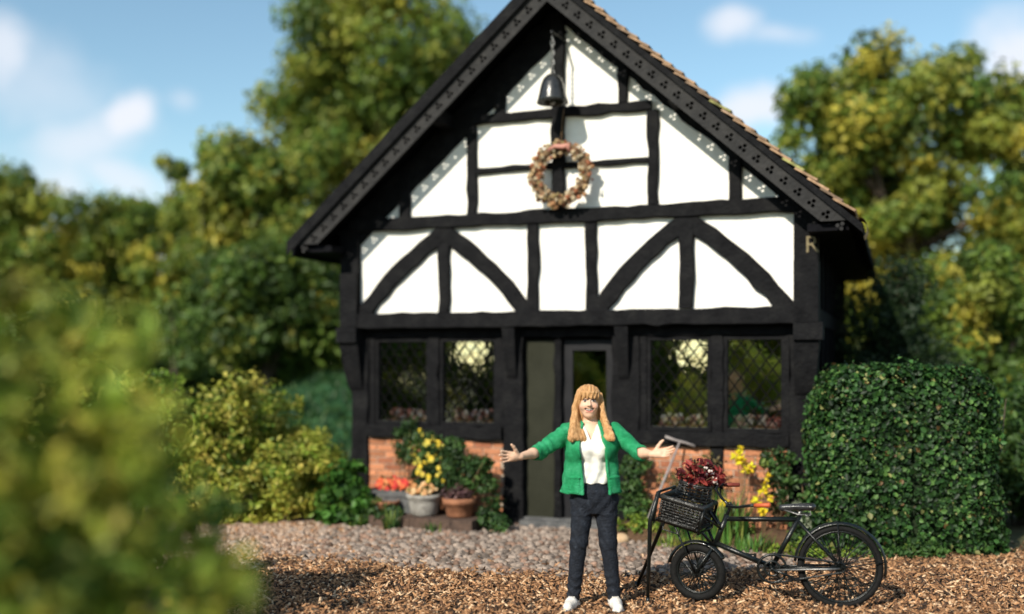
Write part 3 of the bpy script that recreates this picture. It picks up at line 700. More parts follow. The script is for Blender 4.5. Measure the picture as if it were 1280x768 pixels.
# trees behind the viewer, seen in the window panes; sky shows through two small openings in their crowns
CP = np.array((0, 0, CAMH)); nrm3 = np.array((ND[0], ND[1], 0)); gp = np.array((OX, OY, 0))-nrm3*.037
MC = CP-2*((CP-gp)@nrm3)*nrm3
GAPS = []
for qx, qy in ((590, 437), (868, 438)):
    a = (qx-640)/F; g0 = gp; u_ = (g0[0]-a*g0[1])/(a*UD[1]-UD[0]); G = np.array((g0[0]+u_*UD[0], g0[1]+u_*UD[1], 0)); G[2] = CAMH-(qy-HZ)/F*G[1]
    d_ = (G-MC)/np.linalg.norm(G-MC); GAPS.append((G, d_))
def open_gaps(o, base):
    me = o.data; V = np.zeros(len(me.vertices)*3); me.vertices.foreach_get('co', V); V = V.reshape(-1, 3)+np.array(base)
    bad = np.zeros(len(V), bool)
    for G, d_ in GAPS:
        r_ = V-MC; t_ = r_@d_; dist = np.linalg.norm(r_-t_[:, None]*d_, axis=1); bad |= dist < t_*.0135*(1+.3*np.sin(V[:, 2]*9+V[:, 0]*7))
    lf = bad.reshape(-1, 6).any(1); V2 = (V-np.array(base)).reshape(-1, 6, 3); V2[lf] *= np.array((1, 1, 0)); V2[lf, :, 2] = -.3
    me.vertices.foreach_set('co', V2.ravel().astype(np.float32)); me.update()
for i, (deg, d, r, h, lab) in enumerate([(4, 16, 2.3, 4.1, 'broad tree behind the viewer, first from the right'), (18, 15.5, 2.2, 4.1, 'second tree from the right in the belt behind the viewer'), (31, 16.5, 2.2, 4.1, 'third tree from the right in the belt behind the viewer, sky through its crown'),
                                    (44, 15.5, 2.2, 4.1, 'fourth tree from the right in the belt behind the viewer, sky through its crown'), (57, 16, 2.3, 4.1, 'leftmost but one of the trees behind the viewer'), (71, 15, 2.3, 4.1, 'leftmost of the trees behind the viewer')]):
    b = (OX-d*math.sin(R(deg)), OY-d*math.cos(R(deg)), -.02)
    t_ = tree('broadleaf_tree', lab, b, [(np.array((0, 0, h*.48)), np.array((r, r, h*.52)))], 9000, 110, .6, .26, PAL_T, [4, 5, 4, 2, 1.5], .2, 40+i, 'trees behind the viewer', shell=.3)
    open_gaps(t_.children[0], b)
# far wood that closes the view between the trunks
g = np.random.default_rng(77)
nP = 26000; Xw = g.uniform(-26, 26, nP); Yw = 33+g.normal(0, 1.5, nP)+.01*Xw**2
top = 4.3+.9*np.sin(Xw*.7)+.6*np.sin(Xw*1.9+1); Zw = top*(1-g.random(nP)**1.3*1.0)
V, Fq, C = leaves(np.stack([Xw, Yw, Zw], 1), .55, palette(nP, PAL_T, [5, 3, 1, 6, .2], g), g=g)
tag(np_mesh('far_wood', V, Fq, M['leaf'], C), 'dark woodland closing the view behind the garden trees', 'woodland', kind='stuff')

# ================================================================== HEDGE AND BUSHES
hd = thing('clipped_hedge', 'clipped dark green ivy-leaved hedge block with rounded shoulders beside the bicycle', 'hedge', (3.79, 10.18, 0))
g = np.random.default_rng(9); nH = 30000
hx, hy, hz = .88, .33, 1.80
Pq = g.uniform(-1, 1, (nH*3, 3))
e = (np.abs(Pq[:, 0])**np.where(Pq[:, 2] > .2, 4.0, 8.0)+np.abs(Pq[:, 1])**5+np.where(Pq[:, 2] > 0, np.abs(Pq[:, 2])**4.5, 0))**(1/6)
nzv = .045*np.sin(Pq[:, 0]*9+Pq[:, 2]*5)+.03*np.sin(Pq[:, 2]*11-Pq[:, 0]*4)+.02*g.normal(size=len(e))
k = (e+nzv < 1.0) & (e+nzv > .84) & (Pq[:, 1] < .85); Pq = Pq[k][:nH]
Pw = Pq*np.array((hx, hy, hz/2))+np.array((0, 0, hz/2+.03))
Pw[:, 0] += np.where(Pq[:, 0] > 0, .07*np.clip(1-Pw[:, 2]/1.8, 0, 1), 0)
out = Pq**5; out /= np.linalg.norm(out, axis=1)[:, None]+1e-6
hp = .5+.5*np.sin(Pw[:, 0]*6.3+np.sin(Pw[:, 2]*5.1)*1.7)*np.sin(Pw[:, 2]*7.7+Pw[:, 0]*3)
hcol = palette(len(Pw), [(.024, .070, .017), (.045, .12, .028), (.11, .22, .055), (.012, .030, .010), (.32, .33, .12)], [5, 4.5, 2.4, 5, .45], g)*(.72+.6*hp[:, None])
dead = g.random(len(Pw)) < .012; hcol[dead] = np.array((.16, .09, .035))
stray = (g.random(len(Pw)) < .035) & (Pq[:, 1] < .5); Pw[stray] += (out*g.uniform(.02, .09, (len(Pw), 1)))[stray]
V, Fq, C = leaves(Pw, .043, hcol, .25, out, .8, g=g, fold=.4, size_var=.62)
np_mesh('foliage', V, Fq, M['leaf'], C, hd)
mb = MB()
for k_ in range(9):
    x0 = -.7+k_*.175; mb.tube([(x0, 0, -.02), (x0+.04, -.05, .6), (x0-.03, .05, 1.2), (x0+.1, 0, 1.6)], [.03, .025, .018, .008], 6)
    mb.tube([(x0+.04, -.05, .6), (x0+.2, -.2, 1.0), (x0+.25, -.2, 1.5)], [.015, .01, .005], 5)
mb.build('stems', M['bark'], hd, True)
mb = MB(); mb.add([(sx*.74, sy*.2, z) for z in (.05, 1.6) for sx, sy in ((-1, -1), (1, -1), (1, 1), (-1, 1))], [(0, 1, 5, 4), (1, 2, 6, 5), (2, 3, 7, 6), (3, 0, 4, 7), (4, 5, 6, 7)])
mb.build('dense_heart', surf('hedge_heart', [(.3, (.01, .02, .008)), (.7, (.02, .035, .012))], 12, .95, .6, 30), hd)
def bush(name, label, loc, blobs, n, ncl, crad, size, w, seed, pal=GREEN, stems=8, group=None, cat='bush', zmin=.0, shell=.3, aspect=.55, cvar=.5):
    root = thing(name, label, cat, loc, 0, group)
    bl = [(np.array(c, float), np.array(r, float)) for c, r in blobs]
    o, CC = foliage('foliage', bl, n, ncl, crad, size, root, pal, w, seed=seed, zmin=zmin, shell=shell, aspect=aspect, cvar=cvar)
    gg = random.Random(seed); mb = MB()
    for k_ in range(stems):
        c = CC[gg.randrange(len(CC))]; b = np.array((gg.uniform(-.08, .08), gg.uniform(-.08, .08), -.01)); r = max(.004, .012*np.linalg.norm(c))
        mb.tube([b, (b+c)/2*np.array((.8, .8, 1.1)), c], [r, r*.7, r*.25], 5)
    mb.build('stems', M['bark'], root, True); return root
YG = [(.14, .24, .03), (.23, .32, .04), (.40, .40, .06), (.06, .12, .022), (.62, .50, .11)]
# middle-distance shrubs left of the cottage
bush('garden_shrub', 'yellow-green flowering shrub left of the cottage corner post, beside the path', (-2.62, 12.9, 0), [((0, .0, .65), (.55, .5, .68)), ((-.45, .0, .85), (.5, .5, .6)), ((.32, -.15, .4), (.42, .4, .48)), ((-.3, -.4, .4), (.6, .4, .45))], 15000, 120, .17, .062, [3, 5, 5, 1.2, 2.6], 51, YG)
bush('garden_shrub', 'taller loose shrub with pale blossoms farther left of the path', (-3.75, 12.2, 0), [((0, 0, .75), (.65, .6, .8)), ((.4, .1, 1.15), (.4, .4, .48)), ((-.6, 0, .9), (.6, .5, .8))], 14000, 110, .19, .066, [3, 5, 5, 1.2, 2.8], 52, YG)
bush('garden_shrub', 'low bright yellow-green shrub spreading along the far edge of the gravel path', (-3.15, 12.0, 0), [((0, 0, .4), (.75, .4, .42)), ((.55, .1, .45), (.45, .4, .42)), ((-.6, 0, .5), (.5, .4, .5))], 11000, 110, .15, .058, [3, 5, 5.5, 1, 3], 60, YG)
bush('garden_shrub', 'dense green shrub filling the gap behind the blurred foreground bush', (-5.0, 12.2, 0), [((0, 0, .9), (.9, .7, .95)), ((.6, .2, 1.0), (.6, .5, .8))], 10000, 90, .25, .085, [5, 4, 1.2, 4, .6], 53, YG)
# big blurred bush right in front on the left
FGP = [(.15, .25, .032), (.23, .33, .04), (.42, .41, .06), (.06, .12, .022), (.66, .55, .11)]
bush('garden_bush', 'large out-of-focus bush filling the left foreground', (-1.58, 3.0, 0), [((.0, 0, 1.2), (.5, .4, .80)), ((.32, .05, 1.45), (.30, .3, .42)), ((.12, -.1, .8), (.55, .4, .6)), ((-.3, .1, 1.5), (.5, .4, .75)), ((.46, .1, 1.0), (.30, .3, .38)), ((.1, 0, .4), (.5, .35, .45)), ((-.15, .3, 1.80), (.42, .4, .42)), ((.25, .35, 1.62), (.20, .25, .45)), ((-.28, .4, 1.98), (.14, .14, .42)), ((.04, .5, 1.90), (.12, .12, .45)), ((.30, .45, 1.78), (.11, .11, .38))], 10500, 220, .13, .064, [4, 5, 4.2, 2.5, 3.2], 54, FGP, stems=16, shell=.1)
bush('garden_bush', 'arching yellow-tipped bush reaching across the gravel at lower left', (-1.84, 4.5, 0), [((.22, 0, .75), (.40, .35, .65)), ((.48, 0, .85), (.24, .3, .40)), ((.2, -.1, .25), (.30, .3, .36)), ((-.2, .2, .9), (.4, .4, .7))], 5200, 90, .13, .062, [4, 4, 4, 2.5, 3], 55, FGP, stems=12, shell=.1)
bush('garden_bush', 'low dark bush at the bottom left corner', (-1.25, 3.0, 0), [((0, 0, .55), (.45, .35, .5)), ((.24, .1, .7), (.3, .3, .4))], 4500, 60, .14, .048, [5, 4, 1, 5, .5], 56, GREEN, stems=10, shell=.1)
bush('garden_bush', 'tall pale green bush behind the large foreground bush at the left edge', (-3.3, 6.6, 0), [((0, 0, 1.1), (.7, .6, 1.1)), ((.55, 0, 1.2), (.5, .5, .8)), ((.2, 0, .5), (.8, .5, .5)), ((-.7, 0, 1.2), (.7, .6, 1.1))], 10000, 150, .2, .085, [4, 5, 3.6, 2.4, 3.2], 57, FGP, stems=12, shell=.2)
bush('yew_tree', 'dark yew standing close against the shaded right side wall of the cottage', (5.05, 13.7, 0), [((0, 0, 1.5), (.62, .6, 1.5)), ((-.28, .25, 1.5), (.36, .4, 1.3)), ((.5, .3, 1.0), (.6, .6, 1.1)), ((.1, .2, 2.4), (.42, .4, .8))], 15000, 150, .22, .06, [5, 4, 1], 59, [(.014, .032, .012), (.022, .045, .015), (.04, .07, .02)], cat='tree')
bush('garden_shrub', 'dark green shrub just beyond the right end of the hedge', (5.75, 11.8, 0), [((0, 0, .8), (.7, .6, .9)), ((.7, .2, 1.0), (.7, .6, 1.0)), ((0, 0, .3), (.8, .5, .4))], 9000, 90, .2, .07, [5, 3, .6, 4, .2], 58, GREEN)

# ================================================================== POTS AND PLANTS AT THE LEFT WINDOW
Z = -TH
lx, ly, _ = hw(-1.42, .52)
ld = thing('stone_ledge', 'low dark damp ledge under the flower pots, left of the door', 'ledge', (lx, ly, 0), Z)
mb = MB()
for k_ in range(5): mb.box(-.62+k_*.25, -.62+k_*.25+.243, -.24, .22, 0, .135+random.uniform(-.006, .006))
mb.build('blocks', M['ledge'], ld)
def pot(label, u, w_, z, prof, m, cat='flower pot', name='flower_pot', wob=0):
    x, y, _ = hw(u, w_); t = thing(name, label, cat, (x, y, z), Z)
    mb = MB(); mb.lathe(prof, 28, wob=wob); mb.build('pot_body', M[m], t, True)
    mb = MB(); r = prof[-3][0]*.93; mb.lathe([(r, prof[-3][1]-.03), (r*.5, prof[-3][1]-.02), (.001, prof[-3][1]-.012)], 20); mb.build('earth', M['soil'], t, True); return t
pot('grey stone pot on the dark ledge holding peach blossoms', -1.47, .52, .14, [(.13, 0), (.15, .02), (.175, .14), (.185, .19), (.20, .20), (.205, .235), (.18, .24), (.17, .21)], 'stone', wob=.01)
pot('terracotta pot on the ledge right of the grey stone pot', -1.06, .48, .14, [(.13, 0), (.145, .02), (.17, .14), (.19, .145), (.195, .21), (.175, .213), (.165, .18)], 'terracotta')
pot('small terracotta pot half hidden in greenery left of the grey stone pot', -1.95, .52, .14, [(.10, 0), (.12, .02), (.14, .10), (.155, .105), (.155, .14), (.14, .142), (.13, .12)], 'terracotta')
x, y, _ = hw(-1.93, .30); tr = thing('stone_trough', 'long dark stone trough with red flowers under the left window', 'trough', (x, y, 0), Z)
mb = MB(); vs = []
for (a, b_, z) in [(.30, .12, .0), (.32, .13, .30), (.34, .145, .31), (.34, .145, .38), (.29, .10, .38), (.29, .10, .34)]:
    vs += [(-a, -b_, z), (a, -b_, z), (a, b_, z), (-a, b_, z)]
mb.add(vs, [(i*4+j, i*4+(j+1) % 4, i*4+4+(j+1) % 4, i*4+4+j) for i in range(5) for j in range(4)]+[(20, 21, 22, 23), (3, 2, 1, 0)])
mb.build('trough_body', M['darkstone'], tr)
def plant(name, label, u, w_, z, blobs, n, ncl, crad, size, pal, wts, seed, flowers=None, stems=6, cat='plant', group=None, aspect=.55):
    x, y, _ = hw(u, w_); t = thing(name, label, cat, (x, y, z), Z, group)
    bl = [(np.array(c, float), np.array(r, float)) for c, r in blobs]
    o, CC = foliage('foliage', bl, n, ncl, crad, size, t, pal, wts, seed=seed, shell=.2, zmin=-.02, aspect=aspect)
    gg = random.Random(seed); mb = MB()
    for k_ in range(stems):
        c = CC[gg.randrange(len(CC))]; mb.tube([(gg.uniform(-.04, .04), gg.uniform(-.03, .03), -.02), c*.55, c], [.007, .005, .003], 5)
    mb.build('stems', M['twig'], t, True)
    if flowers:
        fn, fb, fs, fc = flowers; mb = MB()
        for k_ in range(fn):
            c0, r0 = gg.choice(fb); d = np.array([gg.gauss(0, 1) for _ in range(3)]); d /= np.linalg.norm(d); d[1] = -abs(d[1])
            p = np.array(c0)+d*np.array(r0)*gg.uniform(.6, 1); col = gg.choice(fc); s = fs*gg.uniform(.7, 1.3)
            for q in range(5):
                a = 2*math.pi*q/5+gg.random(); mb.blob((p[0]+s*.55*math.cos(a), p[1]-.2*s, p[2]+s*.55*math.sin(a)), (s*.55, s*.22, s*.5), col, 6, .2)
        mb.build('blossoms', M['petal'], t)
    return t
DG = [(.035, .085, .025), (.06, .13, .03), (.10, .19, .05), (.022, .045, .016), (.20, .26, .05)]
plant('flowering_plant', 'cluster of peach blossoms in the grey stone pot', -1.47, .52, .345, [((0, 0, .06), (.17, .13, .07))], 420, 24, .05, .035, DG, [4, 4, 2, 3, 1], 61, (60, [((0, -.02, .07), (.19, .14, .08))], .024, [(.72, .40, .18), (.78, .55, .30), (.62, .30, .12)]))
plant('flowering_plant', 'bright red and orange flowers in the dark stone trough', -1.93, .30, .345, [((0, 0, .06), (.28, .11, .09))], 700, 30, .06, .04, DG, [4, 4, 2, 3, .6], 62, (52, [((-.05, -.06, .10), (.22, .08, .08)), ((.12, -.06, .10), (.15, .08, .07))], .030, [(.75, .09, .05), (.80, .17, .07), (.62, .06, .05), (.75, .30, .12)]))
plant('flowering_shrub', 'upright shrub with yellow leaves and flowers behind the grey pot', -1.55, .28, .12, [((0, 0, .62), (.30, .14, .34)), ((.08, -.05, .42), (.22, .14, .2)), ((-.12, 0, .85), (.14, .1, .14))], 2300, 60, .085, .045, DG, [4, 4, 2.4, 3, 1.2], 63, (46, [((.08, -.06, .50), (.26, .12, .20)), ((0, 0, .75), (.24, .1, .22))], .026, [(.80, .60, .06), (.72, .58, .10), (.62, .55, .10)]))
plant('climbing_plant', 'thin climber reaching up to the sill between the left windows', -1.98, .14, .0, [((0, 0, .85), (.10, .06, .26)), ((.1, 0, 1.05), (.08, .05, .14))], 500, 24, .06, .045, DG, [4, 4, 2, 3, .6], 64)
plant('leafy_plant', 'dark green leafy plant with silvery leaves above the terracotta pot', -1.05, .38, .345, [((0, 0, .25), (.30, .15, .24)), ((.2, -.03, .32), (.18, .12, .15)), ((-.1, 0, .5), (.12, .1, .14))], 2300, 60, .08, .05, DG, [5, 4, 2.2, 4, .5], 65)
plant('leafy_plant', 'low purple-brown foliage spilling over the terracotta pot', -1.06, .52, .335, [((0, -.04, .06), (.18, .1, .09))], 600, 26, .05, .035, [(.09, .045, .05), (.14, .07, .07), (.05, .03, .03), (.25, .15, .14)], [3, 3, 3, 1], 66)
plant('leafy_plant', 'broad-leaved bright green plant at the cottage left corner', -2.42, .60, .0, [((0, 0, .36), (.24, .2, .32)), ((.2, -.05, .2), (.26, .2, .2)), ((-.15, -.05, .18), (.2, .2, .2))], 1500, 55, .10, .085, [(.045, .13, .02), (.075, .20, .03), (.025, .06, .015), (.14, .26, .04)], [4, 4, 3, 1.4], 67, aspect=.8)
plant('leafy_plant', 'dark ground-hugging foliage between the ledge and the door post', -.70, .42, .0, [((0, 0, .16), (.22, .2, .17)), ((.1, -.1, .08), (.25, .15, .1)), ((-.02, .0, .38), (.13, .1, .18))], 1500, 50, .07, .045, DG, [5, 3, 1, 5, .3], 68)
plant('leafy_plant', 'dark greenery in front of the stone trough', -2.0, .62, .0, [((0, 0, .13), (.3, .12, .15))], 1300, 45, .07, .05, DG, [5, 4, 1, 4, .5], 69)
def blades(name, label, u, w_, n, h, spread, seed, pal=DG, cat='grass tuft', wts=(3, 4, 3, 1, 2), loc=None, lean=.5, wd=.011, group=None):
    x, y, _ = hw(u, w_) if loc is None else loc
    gg = random.Random(seed); mb = MB()
    for k_ in range(n):
        a = gg.uniform(0, 2*math.pi); r0 = spread*gg.random()**.5*.35; b = np.array((r0*math.cos(a), r0*math.sin(a)*.6, -.005)); hh = h*gg.uniform(.55, 1.1); ln = lean*hh*gg.uniform(.2, 1)
        a2 = a+gg.uniform(-.6, .6); d = np.array((math.cos(a2), math.sin(a2)*.7, 0)); s = np.array((-d[1], d[0], 0)); s /= np.linalg.norm(s)
        c = pal[gg.choices(range(len(pal)), wts[:len(pal)])[0]]; k2 = gg.uniform(.8, 1.3); c = tuple(q*k2 for q in c); vs = []
        for t in (0, .35, .7, 1):
            p = b+d*ln*t*t*1.2+np.array((0, 0, hh*(t-.25*t*t*lean))); w2 = wd*(1-t**2*.9)
            vs += [p-s*w2, p+s*w2]
        mb.add(vs, [(0, 1, 3, 2), (2, 3, 5, 4), (4, 5, 7, 6)], c)
    o = mb.build(name, M['leaf'], None, False, False, (x, y, 0)); return tag(o, label, cat, group)
blades('grass_tuft', 'bright arching grass tuft in front of the ledge', -1.72, .86, 46, .30, .35, 71)
blades('grass_tuft', 'short grass tuft at the left end of the ledge', -2.2, .80, 34, .22, .3, 72)
blades('grass_tuft', 'sparse grass tuft below the terracotta pot', -1.22, .82, 26, .16, .35, 73)

# ================================================================== BED AND FLOWERS UNDER THE RIGHT WINDOW
mb = MB(); vs = []; nn = 30
for i in range(nn+1):
    u = .72+1.75*i/nn
    for w_, z in ((.06, .13), (.30, .16), (.55, .12), (.78, .0)):
        x, y, _ = hw(u, w_*(1+.06*math.sin(i*1.3))); vs.append((x, y, (z+random.uniform(-.02, .02)) if z else -.02))
mb.add(vs, [(i*4+j, i*4+j+1, i*4+5+j, i*4+4+j) for i in range(nn) for j in range(3)]); tag(mb.build('flower_bed', M['soil'], None, True, False), kind='structure')
blades('iris_clump', 'tall clump of green strap leaves under the right window', 1.86, .58, 120, .62, .8, 74, [(.05, .14, .03), (.09, .22, .04), (.18, .28, .06), (.03, .08, .02), (.3, .34, .08)], 'plant', lean=.35, wd=.013)
blades('grass_tuft', 'yellowish grass tuft at the foot of the strap leaves', 1.60, .80, 60, .16, .55, 75, [(.28, .30, .06), (.16, .24, .05), (.35, .33, .08)], wts=(3, 3, 2))
blades('grass_tuft', 'lime green tuft at the front edge of the bed behind the front wheel', 1.35, .84, 60, .17, .6, 76, [(.22, .28, .05), (.12, .22, .04), (.34, .34, .07)], wts=(3, 3, 2))
blades('grass_tuft', 'wide green tuft at the front of the bed below the saddle', 2.15, .80, 80, .24, .75, 77, [(.10, .22, .04), (.06, .15, .03), (.24, .30, .06)], wts=(3, 3, 2))
blades('iris_clump', 'shorter clump of strap leaves to the left of the tall clump', 1.48, .58, 60, .42, .6, 78, [(.07, .17, .03), (.12, .24, .045), (.03, .08, .02)], 'plant', lean=.5, wts=(3, 3, 2))
plant('leafy_plant', 'low mixed greenery covering the soil in the middle of the bed', 1.75, .50, .12, [((0, 0, .06), (.45, .15, .09))], 900, 40, .06, .04, DG, [4, 4, 2, 2, 1], 88)
plant('leafy_plant', 'low olive greenery at the left end of the bed by the stones', 1.02, .55, .12, [((0, 0, .05), (.25, .14, .10))], 600, 30, .06, .04, YG, [4, 3, 1.5, 3, .4], 89)
def yellow(name, label, u, w_, spots, seed, petal):
    x, y, _ = hw(u, w_); t = thing(name, label, 'flower', (x, y, .1), Z, 'yellow flowers under the right window'); gg = random.Random(seed)
    mb = MB(); fl = MB()
    for (dx, z, s) in spots:
        mb.tube([(dx*.2, 0, -.05), (dx*.5, .02, z*.5), (dx, 0, z-.02)], .006, 5)
        for q in range(13):
            d_ = np.array([gg.gauss(0, 1) for _ in range(3)]); d_ /= np.linalg.norm(d_); n_ = np.cross(d_, [gg.gauss(0, 1) for _ in range(3)]); n_ /= np.linalg.norm(n_)
            c = (.82*gg.uniform(.8, 1.05), .64*gg.uniform(.8, 1.1), .03); o_ = np.array((dx, -.02, z))+d_*s*.15; l_ = s*gg.uniform(1.1, 1.9); w_2 = l_*.36
            e_ = o_+d_*l_; b_ = np.cross(n_, d_)*l_*.12
            fl.add([o_, o_+d_*l_*.5+n_*w_2+b_, e_, o_+d_*l_*.5-n_*w_2+b_, o_+d_*l_*.55-b_*.3], [(0, 1, 4), (1, 2, 4), (2, 3, 4), (3, 0, 4)], c)
    mb.build('stems', M['twig'], t, True); fl.build('blossoms', M['petal'], t)
yellow('yellow_flower', 'large yellow bloom high against the brick under the right window', 2.02, .32, [(-.06, .80, .045), (0, .74, .05), (-.03, .87, .03), (.06, .68, .04), (.02, .66, .03)], 1, None)
yellow('yellow_flower', 'spike of small round yellow blossoms right of the large bloom', 2.22, .40, [(.0, .44, .035), (-.04, .36, .045), (.03, .52, .035), (-.02, .30, .04), (.05, .60, .03), (.07, .40, .03), (.01, .25, .03)], 2, None)
yellow('yellow_flower', 'single low yellow bloom just above the handlebar', 1.88, .55, [(0, .34, .035), (-.04, .32, .025)], 3, None)
plant('leafy_plant', 'tall dark leafy plant against the brick right of the yellow flowers', 2.36, .22, .1, [((0, 0, .5), (.18, .1, .36)), ((-.05, 0, .75), (.16, .1, .14))], 1200, 45, .07, .045, DG, [5, 4, 1.5, 4, .3], 81)
plant('leafy_plant', 'bright green leafy climber on the door post by the right windows', .84, .22, .1, [((0, 0, .45), (.16, .1, .32)), ((.05, 0, .72), (.12, .08, .14)), ((.05, -.1, .15), (.22, .14, .16))], 1300, 50, .07, .05, DG, [4, 5, 2.5, 2.5, .9], 82)
plant('leafy_plant', 'brown and olive dry stems with few leaves behind the basket', 1.40, .25, .1, [((0, 0, .4), (.28, .12, .34)), ((.2, 0, .6), (.2, .1, .2))], 800, 50, .08, .04, [(.16, .13, .05), (.10, .12, .04), (.22, .15, .07), (.3, .28, .08)], [3, 3, 2, 1], 83, stems=18)
plant('leafy_plant', 'pale-spotted green plant at the foot of the corner post left of the hedge', 2.66, .32, .0, [((0, 0, .35), (.15, .1, .36)), ((-.05, -.1, .15), (.18, .12, .16))], 900, 40, .07, .045, DG+[(.5, .55, .4)], [4, 4, 2, 3, .4, .5], 84)
plant('leafy_plant', 'small lime green leaves along the left foot of the hedge', 2.75, .95, .0, [((0, 0, .06), (.4, .12, .09))], 700, 34, .06, .04, YG, [4, 4, 2, 2, .3], 85)
plant('leafy_plant', 'low green weed at the right foot of the hedge', 3.70, .20, .0, [((0, -.35, .1), (.17, .12, .12))], 500, 26, .06, .05, DG, [3, 5, 2, 2, .5], 86)
plant('leafy_plant', 'mixed low weeds at the middle foot of the hedge', 3.25, .50, .0, [((0, -.2, .05), (.35, .1, .08))], 500, 26, .06, .04, DG, [3, 5, 2, 2, .5], 87)
# tan stones by the bed
for (u, w_, s, lab) in ((.86, .78, .085, 'larger tan rounded stone on the edge of the bed behind the woman'), (.77, .86, .06, 'smaller tan rounded stone beside the larger one by the bed')):
    x, y, _ = hw(u, w_); mb = MB(); mb.blob((0, 0, 0), (s, s*.8, s*.75), None, 12, .07)
    o = mb.build('garden_stone', surf('tan_stone_%d' % int(s*1000), [(.3, (.38, .25, .14)), (.7, (.55, .40, .25))], 14, .85, .4, 40), None, True, True, (x, y, s*.6)); tag(o, lab, 'stone')
# broken terracotta pot lying in the bed
x, y, _ = hw(1.83, .22); pt = thing('flower_pot', 'tilted terracotta pot in the bed against the brick', 'flower pot', (x, y, .23), Z); pt.rotation_euler = (R(14), R(-24), Z)
mb = MB(); mb.lathe([(.09, -.1), (.105, -.09), (.14, .10), (.16, .105), (.165, .17), (.145, .172), (.13, .12), (.09, -.07)], 24); mb.build('pot_body', M['terracotta'], pt, True)
# T-handled spade leaning on the sill
a = np.array(px(850, 552, 11.02)); b = np.array((1.39, 10.72, -.02))
sp_ = thing('garden_spade', 'weathered T-handled garden spade leaning against the right sill', 'spade', tuple(b))
mb = MB(); mb.tube([(0, 0, .22), tuple(a-b)], [.015, .012], 8); mb.build('shaft', M['oldwood'], sp_, True)
mb = MB(); q = a-b; mb.tube([q+np.array((-.155, .02, .05)), q+np.array((-.05, .0, .012)), q+np.array((.05, 0, -.012)), q+np.array((.155, -.02, -.05))], [.016, .014, .014, .016], 8); mb.build('handle', M['oldwood'], sp_, True)
mb = MB(); mb.add([(x_, y_, z_) for y_ in (-.006, .006) for x_, z_ in ((-.09, .26), (.09, .26), (.085, .06), (0, .0), (-.085, .06))], [(0, 1, 2, 3, 4), (9, 8, 7, 6, 5)]+[(i, (i+1) % 5, 5+(i+1) % 5, 5+i) for i in range(5)]); mb.build('blade', M['black'], sp_)
